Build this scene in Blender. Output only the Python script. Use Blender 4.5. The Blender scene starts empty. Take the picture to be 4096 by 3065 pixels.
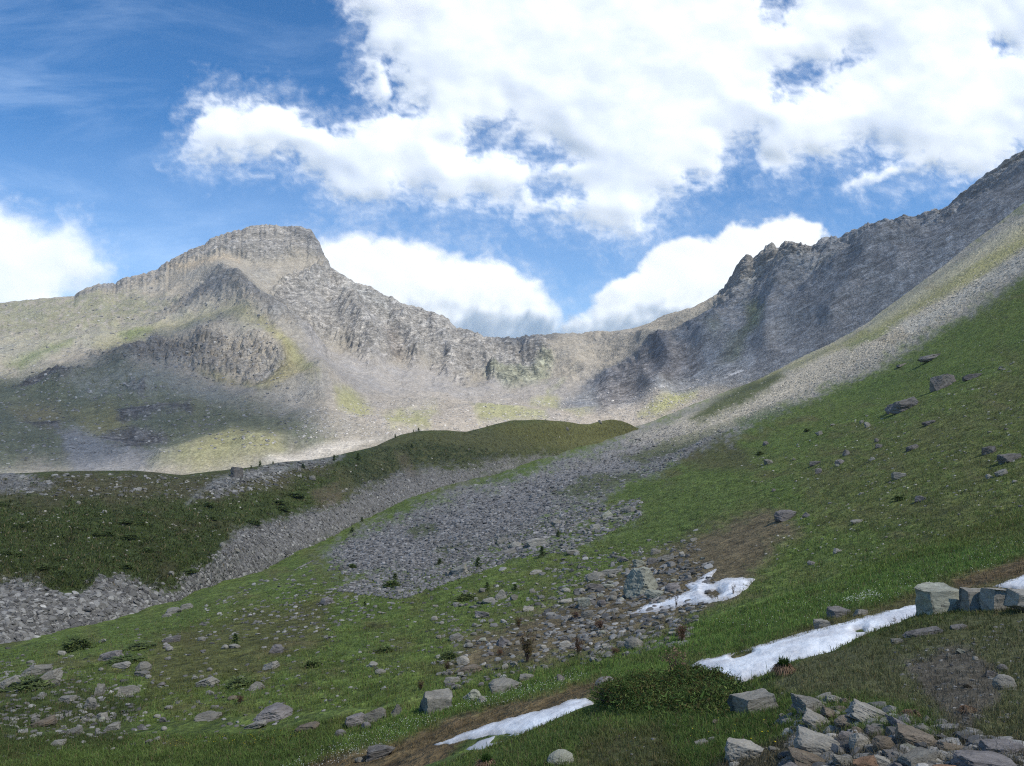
import bpy, math, random
import numpy as np
from mathutils import Vector, Matrix

rng = np.random.default_rng(7)
random.seed(7)
scene = bpy.context.scene
COL = scene.collection
PI = math.pi

# ------------------------------------------------------------------ noise
_pg = np.random.default_rng(11)
_perm = np.concatenate([_pg.permutation(256)] * 3).astype(np.int32)
_grad = _pg.normal(size=(256, 3)).astype(np.float32)
_grad /= np.linalg.norm(_grad, axis=1, keepdims=True)


def perlin(x, y, z):
    x = np.asarray(x, np.float32); y = np.asarray(y, np.float32); z = np.asarray(z, np.float32)
    xi = np.floor(x); yi = np.floor(y); zi = np.floor(z)
    xf = x - xi; yf = y - yi; zf = z - zi
    xi = xi.astype(np.int32) & 255; yi = yi.astype(np.int32) & 255; zi = zi.astype(np.int32) & 255
    u = xf * xf * xf * (xf * (xf * 6 - 15) + 10)
    v = yf * yf * yf * (yf * (yf * 6 - 15) + 10)
    w = zf * zf * zf * (zf * (zf * 6 - 15) + 10)

    def g(dx, dy, dz):
        h = _perm[_perm[_perm[xi + dx] + yi + dy] + zi + dz]
        q = _grad[h]
        return q[..., 0] * (xf - dx) + q[..., 1] * (yf - dy) + q[..., 2] * (zf - dz)
    x00 = g(0, 0, 0) * (1 - u) + g(1, 0, 0) * u
    x10 = g(0, 1, 0) * (1 - u) + g(1, 1, 0) * u
    x01 = g(0, 0, 1) * (1 - u) + g(1, 0, 1) * u
    x11 = g(0, 1, 1) * (1 - u) + g(1, 1, 1) * u
    return ((x00 * (1 - v) + x10 * v) * (1 - w) + (x01 * (1 - v) + x11 * v) * w) * 1.5


def fbm(x, y, z, octaves=4, gain=0.5, ridge=False):
    out = 0; amp = 1.0; tot = 0
    for o in range(octaves):
        n = perlin(x + 17.3 * o, y - 9.1 * o, z + 5.7 * o)
        if ridge:
            n = 1 - 2 * np.abs(n)
        out = out + amp * n; tot += amp
        amp *= gain; x = x * 2.03; y = y * 2.03; z = z * 2.03
    return out / tot


def smooth(t):
    t = np.clip(t, 0, 1)
    return t * t * (3 - 2 * t)


# ------------------------------------------------------------------ camera
PW, PH, F = 1024.0, 766.0, 760.0
PITCH = math.radians(4.0)
CT, ST = math.cos(PITCH), math.sin(PITCH)
cam_d = bpy.data.cameras.new('camera'); cam = bpy.data.objects.new('camera', cam_d); COL.objects.link(cam)
cam.location = (0, 0, 0); cam.rotation_euler = (PI / 2 + PITCH, 0, 0)
cam_d.sensor_fit = 'HORIZONTAL'; cam_d.sensor_width = 36; cam_d.lens = 36 * F / PW
cam_d.clip_start = 0.1; cam_d.clip_end = 60000
scene.camera = cam


def ray(px, py):
    """direction of the line of sight as X/Y and Z/Y"""
    u = (np.asarray(px, float) - PW / 2) / F; v = (PH / 2 - np.asarray(py, float)) / F
    k = CT - v * ST
    return u / k, (ST + v * CT) / k


def proj(X, Y, Z):
    d = Y * CT + Z * ST
    return PW / 2 + F * X / d, PH / 2 - F * (-Y * ST + Z * CT) / d


# ------------------------------------------------------------------ mesh helpers
def mesh_grid(name, X, Y, Z, keep=None, attrs=None, smooth_shade=True):
    """a grid of points as one mesh; keep: quads to take"""
    nr, nc = X.shape
    idx = np.arange(nr * nc).reshape(nr, nc)
    q = np.stack([idx[:-1, :-1], idx[:-1, 1:], idx[1:, 1:], idx[1:, :-1]], -1).reshape(-1, 4)
    if keep is not None:
        q = q[keep.reshape(-1)]
    used, inv = np.unique(q, return_inverse=True)
    q = inv.reshape(-1, 4)
    co = np.stack([X.reshape(-1)[used], Y.reshape(-1)[used], Z.reshape(-1)[used]], -1)
    return mesh_raw(name, co, q, {k: v.reshape(-1, v.shape[-1])[used] if v.ndim == 3 else v.reshape(-1)[used] for k, v in (attrs or {}).items()}, smooth_shade)


def mesh_raw(name, co, faces, attrs=None, smooth_shade=True):
    me = bpy.data.meshes.new(name)
    n, k = faces.shape
    me.vertices.add(len(co)); me.vertices.foreach_set('co', np.ascontiguousarray(co, np.float32).ravel())
    me.loops.add(n * k); me.loops.foreach_set('vertex_index', np.ascontiguousarray(faces, np.int32).ravel())
    me.polygons.add(n)
    me.polygons.foreach_set('loop_start', np.arange(0, n * k, k, dtype=np.int32))
    me.polygons.foreach_set('use_smooth', np.full(n, smooth_shade))
    for an, av in (attrs or {}).items():
        if av.ndim == 2:
            at = me.attributes.new(an, 'FLOAT_COLOR', 'POINT')
            if av.shape[1] == 3:
                av = np.concatenate([av, np.ones((len(av), 1))], 1)
            at.data.foreach_set('color', np.ascontiguousarray(av, np.float32).ravel())
        else:
            at = me.attributes.new(an, 'FLOAT', 'POINT')
            at.data.foreach_set('value', np.ascontiguousarray(av, np.float32).ravel())
    me.update(calc_edges=True)
    return me


def link(name, me, mat=None, parent=None):
    o = bpy.data.objects.new(name, me); COL.objects.link(o)
    if mat is not None and not me.materials:
        me.materials.append(mat)
    if parent is not None:
        o.parent = parent
    return o


def tag(o, label, cat, group=None):
    o['label'] = label; o['category'] = cat
    if group:
        o['group'] = group
    return o


# ------------------------------------------------------------------ material helper
class NT:
    def __init__(self, tree):
        self.t = tree; self.n = tree.nodes; self.l = tree.links

    def new(self, typ, **kw):
        nd = self.n.new(typ)
        for k, v in kw.items():
            setattr(nd, k, v)
        return nd

    def put(self, sock, v):
        if isinstance(v, bpy.types.NodeSocket):
            self.l.new(v, sock)
        elif v is not None:
            sock.default_value = v

    def math(self, op, a, b=None, c=None, clamp=False):
        nd = self.new('ShaderNodeMath', operation=op, use_clamp=clamp)
        self.put(nd.inputs[0], a); self.put(nd.inputs[1], b)
        if c is not None:
            self.put(nd.inputs[2], c)
        return nd.outputs[0]

    def vmath(self, op, a, b=None):
        nd = self.new('ShaderNodeVectorMath', operation=op)
        self.put(nd.inputs[0], a); self.put(nd.inputs[1], b)
        return nd.outputs['Value'] if op in ('LENGTH', 'DOT_PRODUCT') else nd.outputs[0]

    def noise(self, vec, scale, detail=4, rough=0.5, dist=0.0, dims='3D'):
        nd = self.new('ShaderNodeTexNoise', noise_dimensions=dims)
        self.put(nd.inputs['Vector'], vec)
        nd.inputs['Scale'].default_value = scale; nd.inputs['Detail'].default_value = detail
        nd.inputs['Roughness'].default_value = rough; nd.inputs['Distortion'].default_value = dist
        return nd

    def maprange(self, v, a, b, c, d, smoothstep=False):
        nd = self.new('ShaderNodeMapRange', interpolation_type='SMOOTHSTEP' if smoothstep else 'LINEAR')
        self.put(nd.inputs[0], v)
        for i, k in enumerate((a, b, c, d)):
            self.put(nd.inputs[1 + i], k)
        return nd.outputs[0]

    def mix(self, fac, a, b, blend='MIX'):
        nd = self.new('ShaderNodeMix', data_type='RGBA', blend_type=blend)
        self.put(nd.inputs[0], fac)
        self.put(nd.inputs[6], a); self.put(nd.inputs[7], b)
        return nd.outputs[2]

    def mapping(self, vec, loc=(0, 0, 0), rot=(0, 0, 0), scale=(1, 1, 1), typ='POINT'):
        nd = self.new('ShaderNodeMapping', vector_type=typ)
        self.put(nd.inputs[0], vec)
        nd.inputs[1].default_value = loc; nd.inputs[2].default_value = rot; nd.inputs[3].default_value = scale
        return nd.outputs[0]


def rgba(c):
    return (c[0], c[1], c[2], 1)


def new_mat(name):
    m = bpy.data.materials.new(name); m.use_nodes = True
    t = NT(m.node_tree); b = m.node_tree.nodes['Principled BSDF']
    b.inputs['Roughness'].default_value = 0.9
    b.inputs['Specular IOR Level'].default_value = 0.15
    return m, t, b


def terrain_mat(name, scales, contrast, bump, strata=None, tint=None):
    """cover colour of the surface (an attribute of the mesh) broken up by noise, with bump;
    scales: metres of the noise features; strata: (rotation, stretch, metres, strength) weighted by the rocky attribute"""
    m, t, b = new_mat(name)
    at = t.new('ShaderNodeAttribute', attribute_name='cover')
    rk = t.new('ShaderNodeAttribute', attribute_name='rocky')
    co = t.new('ShaderNodeTexCoord').outputs['Object']
    col = at.outputs['Color']; h = None
    for i, (s, c) in enumerate(zip(scales, contrast)):
        n = t.noise(co, 1.0 / s, 5, 0.62)
        f = t.maprange(n.outputs['Fac'], 0.36, 0.64, 1 - c, 1 + c)
        col = t.mix(1.0, col, f, 'MULTIPLY')
        hh = t.math('MULTIPLY', n.outputs['Fac'], s)
        h = hh if h is None else t.math('ADD', h, hh)
    if tint:
        n = t.noise(co, 1.0 / tint[0], 4, 0.6)
        fac = t.maprange(n.outputs['Fac'], 0.45, 0.65, 0, tint[2])
        col = t.mix(fac, col, t.mix(1.0, col, rgba(tint[1]), 'MULTIPLY'))
    if strata:
        rot, st, s, k = strata
        v = t.mapping(t.mapping(co, rot=rot), scale=st)
        n = t.noise(v, 1.0 / s, 8, 0.72, 0.8)
        n2 = t.noise(t.mapping(t.mapping(co, rot=rot), scale=(1, 1, 2.2)), 4.0 / s, 6, 0.7, 0.5)
        f = t.math('MULTIPLY', t.maprange(n.outputs['Fac'], 0.40, 0.58, 1 - k, 1 + k * .9), t.maprange(n2.outputs['Fac'], 0.38, 0.60, 1 - k * .8, 1 + k * .8))
        w = t.math('MULTIPLY', rk.outputs['Fac'], 1.0)
        col = t.mix(w, col, t.mix(1.0, col, f, 'MULTIPLY'))
        h = t.math('ADD', h, t.math('MULTIPLY', t.math('MULTIPLY', n.outputs['Fac'], s * .22), w))
    t.put(b.inputs['Base Color'], col)
    bp = t.new('ShaderNodeBump'); bp.inputs['Strength'].default_value = bump; bp.inputs['Distance'].default_value = 1.0
    t.put(bp.inputs['Height'], h); t.put(b.inputs['Normal'], bp.outputs[0])
    b.inputs['Roughness'].default_value = 0.95
    return m


# ------------------------------------------------------------------ terrain sheets
def acols(dense, amax=0.73, far=1.7, nside=40):
    mid = np.linspace(-amax, amax, dense)
    side = amax + (far - amax) * np.linspace(0, 1, nside + 1)[1:] ** 1.6
    return np.concatenate([-side[::-1], mid, side])


def gauss1(v, s):
    if s <= 0:
        return v
    r = int(3 * s) + 1
    k = np.exp(-0.5 * (np.arange(-r, r + 1) / s) ** 2); k /= k.sum()
    return np.convolve(np.pad(v, r, 'edge'), k, 'valid')


def pchip_rows(C, tt):
    """monotone cubic through the rows of C (n, ncol) at row positions tt"""
    n = len(C)
    d = C[1:] - C[:-1]
    m = np.zeros_like(C)
    m[1:-1] = np.where(d[:-1] * d[1:] > 0, 2 * d[:-1] * d[1:] / np.where(np.abs(d[:-1] + d[1:]) < 1e-12, 1, d[:-1] + d[1:]), 0)
    m[0] = d[0]; m[-1] = d[-1]
    k = np.clip(np.floor(tt).astype(int), 0, n - 2); x = (tt - k)[:, None]
    h00 = 2 * x ** 3 - 3 * x ** 2 + 1; h10 = x ** 3 - 2 * x ** 2 + x; h01 = -2 * x ** 3 + 3 * x ** 2; h11 = x ** 3 - x ** 2
    return h00 * C[k] + h10 * m[k] + h01 * C[k + 1] + h11 * m[k + 1]


class Sheet:
    """a piece of terrain between traced lines, each line a list of (px, py, distance); rows run from near to far"""

    def __init__(self, a, lines, seg, blur, back):
        self.a = a
        E, L = [], []
        for ln, bl in zip(lines, blur):
            ln = np.array(ln, float)
            ra, re = ray(ln[:, 0], ln[:, 1])
            E.append(gauss1(np.interp(a, ra, re), bl)); L.append(gauss1(np.log(np.interp(a, ra, ln[:, 2])), max(bl, 12)))
        self.ncrest = len(lines) - 1
        for kd, dz in back:                       # the far side, falling away behind the crest
            l = L[self.ncrest] + math.log(kd); e = (E[self.ncrest] * np.exp(L[self.ncrest]) - dz) / np.exp(l)
            E.append(gauss1(e, 10)); L.append(l)
        E = np.array(E); L = np.array(L)
        tt = [np.linspace(i, i + 1, s + 1)[:-1] for i, s in enumerate(seg)]
        tt = np.concatenate(tt + [[len(E) - 1]])
        self.t = tt
        Lr = pchip_rows(L, tt); Er = pchip_rows(E, tt)
        self.D = np.exp(Lr); self.Z = Er * self.D
        self.X = self.a[None, :] * self.D; self.Y = self.D.copy()
        self.px, self.py = proj(self.X, self.Y, self.Z)
        self.T = np.repeat(tt[:, None], len(a), 1)

    def normals(self):
        dD = np.gradient(self.D, axis=0); dZ = np.gradient(self.Z, axis=0)
        l = np.hypot(dD, dZ) + 1e-9
        s = np.where(dD >= 0, 1, -1)
        return -dZ / l * s, np.abs(dD) / l

    def displace(self, h):
        nD, nZ = self.normals()
        self.D = self.D + h * nD; self.Z = self.Z + h * nZ
        self.X = self.a[None, :] * self.D; self.Y = self.D.copy()

    def hit(self, px, py):
        a, e = ray(px, py)
        j = np.clip(np.searchsorted(self.a, a), 1, len(self.a) - 1)
        w = (a - self.a[j - 1]) / (self.a[j] - self.a[j - 1])
        D = self.D[:, j - 1] * (1 - w) + self.D[:, j] * w; Z = self.Z[:, j - 1] * (1 - w) + self.Z[:, j] * w
        E = Z / D
        k = int(np.argmax(E >= e))
        if k == 0:
            return None
        f = (e - E[k - 1]) / max(E[k] - E[k - 1], 1e-9)
        d = D[k - 1] + (D[k] - D[k - 1]) * f
        return np.array([a * d, d, e * d])


def sdist(px, py, poly):
    """signed distance in trace pixels, positive inside"""
    P = np.array(poly, float)
    x0, y0 = P[:, 0].min() - 60, P[:, 1].min() - 60; x1, y1 = P[:, 0].max() + 60, P[:, 1].max() + 60
    out = np.full(px.shape, -60.0)
    sel = (px > x0) & (px < x1) & (py > y0) & (py < y1)
    x = px[sel]; y = py[sel]
    d = np.full(x.shape, 1e9); ins = np.zeros(x.shape, bool)
    for i in range(len(P)):
        ax, ay = P[i]; bx, by = P[(i + 1) % len(P)]
        ex, ey = bx - ax, by - ay
        tt = np.clip(((x - ax) * ex + (y - ay) * ey) / (ex * ex + ey * ey + 1e-9), 0, 1)
        d = np.minimum(d, np.hypot(x - ax - tt * ex, y - ay - tt * ey))
        if ay != by:
            ins ^= ((ay > y) != (by > y)) & (x < (bx - ax) * (y - ay) / (by - ay) + ax)
    out[sel] = np.where(ins, d, -d)
    return out


class Cover:
    """ground cover of a sheet: what grows or lies where"""

    def __init__(self, s, base):
        self.s = s
        self.c = np.ones(s.D.shape + (3,)) * np.array(base)
        self.rocky = np.zeros(s.D.shape)
        u = s.a[None, :] * 760 + 0 * s.D; v = (s.Z / s.D) * 760
        self.u, self.v = u, v
        self.nA = fbm(u / 40, v / 26, 3.3 + 0 * u, 4, 0.6)
        self.nB = fbm(u / 9, v / 5, 8.1 + 0 * u, 3, 0.6)
        self.nC = fbm(u / 3, v / 1.8, 1.7 + 0 * u, 2, 0.6)

    def mask(self, poly, feather=3, ragged=5, patch=0.0):
        sd = sdist(self.s.px, self.s.py, poly)
        sd = sd + self.nA * ragged + self.nB * ragged * 0.8 + self.nC * ragged * 0.5
        m = smooth(sd / max(feather, 0.1) * 0.5 + 0.5)
        if patch:
            m = m * smooth((self.nB * 0.7 + self.nC * 0.6 + self.nA * .3 + 1 - 2 * patch) * 2.2 + 0.5)
        return m

    def paint(self, poly, col, feather=3, ragged=5, op=1.0, patch=0.0, rocky=None):
        m = self.mask(poly, feather, ragged, patch) * op
        self.c += (np.array(col) - self.c) * m[..., None]
        if rocky is not None:
            self.rocky += (rocky - self.rocky) * m
        return m

    def vary(self, n, col, lo, hi, op):
        m = smooth((n - lo) / (hi - lo)) * op
        self.c += (np.array(col) - self.c) * m[..., None]
# ------------------------------------------------------------------ the four sheets
SKY = [(-120, 312), (0, 303), (28, 300), (45, 298.5), (60, 297.5), (74, 296), (80, 291), (86, 288), (96, 285), (106, 283.5), (115, 283), (118, 280.5),
       (126, 277.5), (134, 276), (145, 273), (155, 270.5), (160, 267.5), (167, 261.5), (176, 257), (185, 252.5), (195, 248.5), (204, 244.5), (210, 241), (217, 236.5), (222, 234.5),
       (230, 232.5), (241, 229), (250, 226.5), (258, 225), (264, 224.7), (275, 226), (287, 226.8), (295, 226.5), (303, 228), (311, 231.5), (314, 235.5), (317, 238),
       (320, 243), (323, 251), (326, 257), (329, 263), (331, 268), (336, 272), (345, 277), (352, 280), (360, 284.5), (370, 287), (380, 292.5), (386, 296), (393, 298.5), (401, 303.5), (417, 307),
       (430, 312), (442, 315.5), (446, 319), (449.5, 320), (451, 324), (457, 327), (467.5, 330.5), (480, 333.5), (488, 336.5), (495, 338), (506, 337.3), (518, 336.8), (530, 336), (546, 334.3), (556, 333.5), (565, 333.5),
       (579, 333.3), (590, 332.6), (605, 331.3), (616, 331.3), (634, 328), (645, 324.5), (657, 319.5), (664, 315.5), (670, 313.5), (676, 312), (685, 309), (694, 306), (704, 303),
       (715, 295), (722, 288.5), (727, 283), (731, 277), (736, 269), (739.5, 262), (742, 257.5), (746, 256), (751, 256.5), (753.5, 259.5), (757, 256), (762, 250), (766, 246), (769, 244), (772, 243.5), (776, 246.5), (779, 248.5), (783, 244.5), (786, 242), (791, 243), (797, 243.3), (802.5, 242.8),
       (806, 246), (809.5, 249), (814, 245), (820, 240.5), (824, 239.5), (830, 238), (836, 237.3), (839.6, 239), (846, 235), (856, 229), (863, 225.5), (868.5, 223.4), (871, 224.3), (879, 221), (887, 218.8), (891, 220.2), (893, 221),
       (899, 218), (905.5, 215.8), (909, 217), (914.8, 218), (921, 214.5), (929, 210), (936.8, 208.8), (941.4, 212), (948, 206.5), (957, 197), (965.7, 189.8), (976, 182), (986.6, 174.8), (998, 166.5), (1009.7, 157.4),
       (1016, 154), (1024, 151.5), (1035, 146), (1120, 100)]

_jr = np.random.default_rng(5)
_sx = np.arange(-120, 1121, 1.0); _sy = np.interp(_sx, [q[0] for q in SKY], [q[1] for q in SKY])
_ja = np.interp(_sx, [-120, 60, 150, 170, 330, 400, 440, 600, 640, 700, 715, 1120], [.4, .5, .9, 1.1, 1.1, .8, 1.0, .7, .4, .6, 1.7, 1.6])
_sy = _sy + _ja * (fbm(_sx / 9, 0 * _sx, 0 * _sx + 2.2, 3, .7) + .9 * np.abs(fbm(_sx / 4.5, 0 * _sx + 4, 0 * _sx, 2, .6)) - .3) * 3.4
SKY = list(zip(_sx, _sy))


def sky_dist(px):
    return np.interp(px, [-120, 0, 128, 280, 340, 450, 540, 616, 704, 760, 870, 1024, 1120], [1700, 1750, 1800, 1880, 1880, 1880, 1850, 1800, 1600, 1450, 1290, 1150, 1080])


W_LINES = [
    [(-60, 540, 460), (0, 538, 470), (200, 525, 510), (300, 508, 560), (420, 484, 650), (512, 470, 760), (600, 462, 880), (640, 456, 930), (700, 440, 950), (760, 425, 940), (870, 370, 900), (1024, 262, 850), (1120, 200, 830)],
    [(-60, 462, 720), (0, 462, 720), (128, 464, 720), (256, 452, 760), (384, 434, 860), (460, 422, 980), (540, 416, 1060), (620, 412, 1090), (680, 396, 1100), (760, 368, 1080), (870, 305, 1030), (1024, 196, 980), (1120, 130, 940)],
    [(-60, 420, 930), (0, 420, 940), (128, 418, 940), (256, 412, 980), (330, 410, 1060), (400, 408, 1180), (480, 405, 1300), (540, 402, 1340), (600, 399, 1320), (660, 380, 1260), (760, 332, 1190), (870, 270, 1110), (941, 238, 1070), (1024, 188, 1030), (1120, 128, 990)],
    [(-60, 372, 1180), (0, 372, 1190), (128, 365, 1200), (200, 352, 1200), (256, 354, 1230), (330, 362, 1360), (400, 371, 1500), (480, 381, 1560), (540, 378, 1560), (600, 371, 1520), (660, 346, 1420), (760, 295, 1310), (870, 250, 1190), (941, 230, 1140), (1024, 176, 1090), (1120, 118, 1030)],
    [(-60, 335, 1440), (0, 334, 1450), (128, 322, 1480), (200, 303, 1500), (256, 296, 1530), (300, 298, 1580), (350, 314, 1640), (420, 334, 1700), (480, 352, 1720), (540, 352, 1700), (600, 346, 1660), (660, 327, 1520), (760, 270, 1390), (870, 237, 1245), (941, 221, 1190), (975, 198, 1160), (1024, 164, 1125), (1120, 110, 1060)],
    [(x, y, sky_dist(x)) for x, y in SKY]]
G_LINES = [
    [(-60, 830, 24), (256, 824, 22), (436, 790, 21.5), (580, 742, 21), (690, 714, 21), (800, 682, 21), (920, 645, 22), (1090, 592, 24)],
    [(-60, 775, 30), (128, 772, 30), (256, 770, 29), (436, 744, 26), (580, 700, 25), (690, 672, 25), (800, 642, 25), (920, 608, 26), (1024, 580, 27), (1090, 562, 27)],
    [(-60, 735, 36), (128, 728, 37), (256, 722, 36), (384, 706, 36), (470, 690, 36), (600, 660, 36), (700, 632, 36), (800, 608, 36), (920, 572, 36), (1024, 545, 36), (1090, 527, 36)],
    [(-60, 690, 48), (128, 680, 50), (256, 672, 50), (384, 660, 50), (512, 642, 50), (600, 628, 50), (700, 600, 52), (800, 573, 54), (920, 520, 56), (1024, 478, 58), (1090, 458, 58)],
    [(-60, 665, 72), (0, 660, 73), (128, 629, 84), (256, 615, 85), (384, 600, 85), (512, 585, 85), (640, 560, 85), (768, 520, 88), (896, 462, 90), (1024, 402, 95), (1090, 372, 95)],
    [(-60, 652, 90), (0, 645, 92), (100, 625, 105), (180, 605, 115), (260, 583, 125), (384, 555, 135), (512, 530, 140), (640, 500, 145), (768, 458, 150), (896, 400, 160), (960, 360, 170), (1024, 318, 180), (1090, 275, 185)],
    [(-60, 600, 130), (0, 598, 130), (100, 593, 140), (180, 583, 155), (260, 572, 175), (330, 550, 190), (384, 532, 200), (512, 497, 230), (640, 463, 260), (735, 430, 280), (830, 388, 300), (896, 352, 300), (950, 325, 300), (1024, 273, 300), (1090, 232, 300)],
    [(-60, 552, 200), (100, 550, 205), (180, 547, 215), (260, 547, 225), (330, 537, 235), (420, 503, 300), (512, 477, 370), (600, 452, 420), (700, 421, 450), (800, 381, 460), (896, 326, 460), (1024, 245, 460), (1090, 202, 460)],
    [(-60, 500, 450), (100, 497, 460), (260, 488, 480), (420, 474, 560), (520, 456, 650), (600, 438, 760), (640, 426, 830), (672, 414, 860), (700, 402, 860), (730, 391, 860), (760, 379, 850), (790, 363, 840), (815, 351, 820), (842, 338, 800), (870, 321, 780), (910, 291, 760), (950, 262, 740), (1000, 221, 710), (1024, 203, 700), (1090, 155, 680)]]
M_LINES = [
    [(-60, 692, 82), (0, 684, 85), (100, 655, 100), (180, 635, 118), (260, 592, 165), (330, 555, 225), (420, 510, 345), (500, 486, 440), (600, 463, 590), (660, 450, 690), (760, 430, 690)],
    [(-60, 656, 88), (0, 648, 90), (100, 628, 106), (180, 608, 124), (260, 572, 170), (330, 537, 232), (420, 495, 350), (500, 473, 450), (600, 450, 600), (660, 442, 700), (760, 424, 720)],
    [(-60, 590, 104), (0, 587, 107), (60, 590, 112), (100, 580, 118), (180, 585, 130), (215, 565, 145), (260, 540, 185), (330, 508, 250), (420, 478, 370), (500, 462, 460), (600, 446, 605), (660, 440, 705), (760, 424, 740)],
    [(-60, 525, 140), (0, 525, 145), (100, 525, 155), (180, 527, 165), (260, 508, 215), (330, 485, 280), (420, 462, 395), (500, 447, 480), (600, 437, 620), (660, 439, 706), (760, 424, 745)],
    [(-60, 474, 200), (0, 474.5, 205), (30, 473, 208), (56, 471, 215), (99, 471, 222), (130, 470.5, 228), (154, 471.8, 234), (182, 475.3, 240), (200, 473, 245), (216, 471.5, 250), (231, 469.5, 256), (253, 467, 268), (278, 462.5, 285), (309, 460, 310), (332, 456.3, 335), (341, 454.5, 350), (360, 450, 368), (377, 446, 385), (388, 440, 400), (400, 435, 415), (416, 431.3, 435), (432, 430.2, 450), (450, 430.5, 470), (465, 432, 485), (478, 429, 500), (490, 425.5, 512), (511, 420.5, 530), (534, 419.5, 555), (565, 421.5, 590), (580, 424, 610), (590, 424, 620), (598, 421.5, 630), (612, 419.3, 645), (622, 421, 655), (630, 424, 665), (638, 428.5, 675), (660, 436, 708), (760, 424, 750)]]
K_LINES = [
    [(-400, 1500, 1.6), (300, 1150, 2.6), (512, 1100, 2.5), (1024, 1050, 2.4), (1500, 1050, 2.4)],
    [(-200, 1000, 8), (300, 890, 8), (440, 812, 9), (512, 796, 8.8), (560, 790, 9), (640, 792, 8), (760, 790, 7), (860, 788, 6.5), (960, 788, 6.2), (1024, 784, 6.2), (1200, 760, 6)],
    [(-200, 900, 12), (300, 850, 12), (440, 778, 12.5), (512, 757, 12), (560, 747, 12.5), (600, 740, 12.3), (640, 742, 11), (700, 741, 10.5), (760, 742, 9.5), (860, 748, 7.6), (960, 745, 7.2), (1024, 738, 7.2), (1200, 700, 7)],
    [(-200, 880, 16), (300, 828, 16), (440, 774, 16.5), (500, 757, 15.8), (540, 739, 15.8), (580, 722, 15.5), (640, 714, 14.5), (700, 711, 13.5), (760, 706, 12.5), (820, 698, 11), (900, 690, 10.5), (960, 685, 10), (1024, 680, 10), (1200, 660, 10)],
    [(-200, 850, 20), (300, 800, 20), (420, 769, 20), (434, 763, 20), (465, 751.5, 20), (488, 748, 20), (519, 735.6, 20), (550, 723.5, 19.5), (570, 713, 19.2), (582, 706, 19), (620, 698, 18.5), (680, 695, 18), (725, 690, 18), (745, 683, 18), (770, 672.5, 18), (800, 659.5, 18), (830, 651, 18.3), (842, 645.5, 18.5), (860, 636, 18.7), (880, 628, 19), (900, 621, 19.2), (920, 613.5, 19.5), (960, 605, 20), (1024, 597, 20), (1200, 560, 20)]]

A1 = acols(1050)
W = Sheet(A1, W_LINES, [40, 60, 90, 80, 130, 14, 8], [10, 10, 10, 10, 10, 0], [(1.03, 8), (1.3, 160)])
G = Sheet(A1, G_LINES, [46, 60, 70, 80, 90, 110, 100, 90, 8, 6], [20] * 8 + [4], [(1.04, 6), (1.3, 120)])
M = Sheet(A1, M_LINES, [20, 60, 90, 90, 10, 8], [8, 8, 8, 8, 1.2], [(1.05, 2.5), (1.5, 60)])
K = Sheet(acols(760, 0.73, 2.2), K_LINES, [40, 70, 80, 70, 10, 10], [12, 8, 8, 8, 3], [(1.06, .5), (1.35, 4.5)])

# ---- mountain and ridge
cw = Cover(W, (.275, .250, .205))
S = W
TAN = (.31, .275, .215); GREY = (.265, .252, .23); PALE = (.345, .335, .315); FARGRASS = (.20, .205, .115); YEL = (.235, .225, .105)
cw.vary(cw.nA, (.255, .242, .212), -.2, .5, .8)
cw.paint([(-90, 300), (70, 297), (130, 300), (175, 308), (140, 330), (60, 345), (-90, 350)], FARGRASS, 14, 12, .65, .45)
cw.paint([(-90, 350), (80, 345), (180, 322), (215, 320), (120, 350), (40, 372), (-90, 388)], (.27, .265, .20), 10, 8, .6)
cw.paint([(90, 358), (130, 338), (190, 326), (235, 325), (262, 350), (250, 352), (220, 334), (150, 345), (110, 366)], (.28, .265, .16), 8, 6, .8)
cw.paint([(120, 345), (142, 338), (150, 340), (130, 350)], (.15, .19, .07), 6, 4, .8)
cw.paint([(5, 374), (45, 360), (80, 350), (60, 362), (20, 378)], (.16, .19, .08), 6, 4, .8)
cap = [(150, 272), (168, 261), (196, 247), (230, 230), (258, 222), (300, 224), (318, 236), (332, 268), (318, 262), (302, 258), (272, 262), (240, 266), (205, 263), (172, 269)]
cw.paint(cap, GREY, 4, 5, .9, 0, .9)
cw.paint([(290, 228), (316, 232), (330, 266), (318, 262)], (.17, .168, .165), 4, 4, .8, 0, 1)
cw.paint([(170, 268), (240, 266), (240, 272), (180, 275)], (.34, .28, .20), 5, 4, .8)
cw.paint([(110, 278), (160, 272), (165, 280), (150, 288), (120, 286)], GREY, 4, 5, .8, .35, .8)
cw.paint([(75, 297), (118, 282), (112, 292), (84, 299)], (.2, .2, .2), 3, 3, .8, 0, .8)
face = [(300, 275), (325, 265), (345, 274), (395, 299), (445, 316), (455, 326), (490, 336), (512, 340), (530, 345), (545, 352), (552, 366), (540, 384), (526, 394), (510, 396), (496, 388), (487, 375), (470, 380),
        (465, 392), (440, 376), (420, 360), (414, 372), (398, 360), (391, 368), (382, 366), (372, 374), (356, 356), (340, 336), (318, 338), (296, 330), (276, 312), (280, 294)]
cw.paint(face, (.29, .276, .252), 7, 9, .95, 0, 1.0)
cw.paint([(384, 330), (400, 335), (406, 366), (390, 368)], (.235, .205, .175), 6, 5, .6)
cw.paint([(340, 300), (350, 290), (390, 302), (390, 318)], (.30, .295, .27), 8, 8, .6)
spur = [(163, 318), (190, 306), (212, 296), (230, 297), (246, 307), (280, 325), (304, 342), (326, 374), (306, 368), (284, 355), (262, 343), (242, 326), (232, 314), (206, 311)]
cw.paint(spur, (.215, .21, .20), 8, 9, .8, .3, .9)
low = [(90, 368), (130, 358), (155, 350), (193, 347), (224, 356), (263, 370), (284, 388), (290, 402), (266, 407), (232, 389), (193, 381), (155, 374), (108, 378)]
cw.paint(low, (.185, .175, .16), 6, 8, .8, .42, .9)
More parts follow.
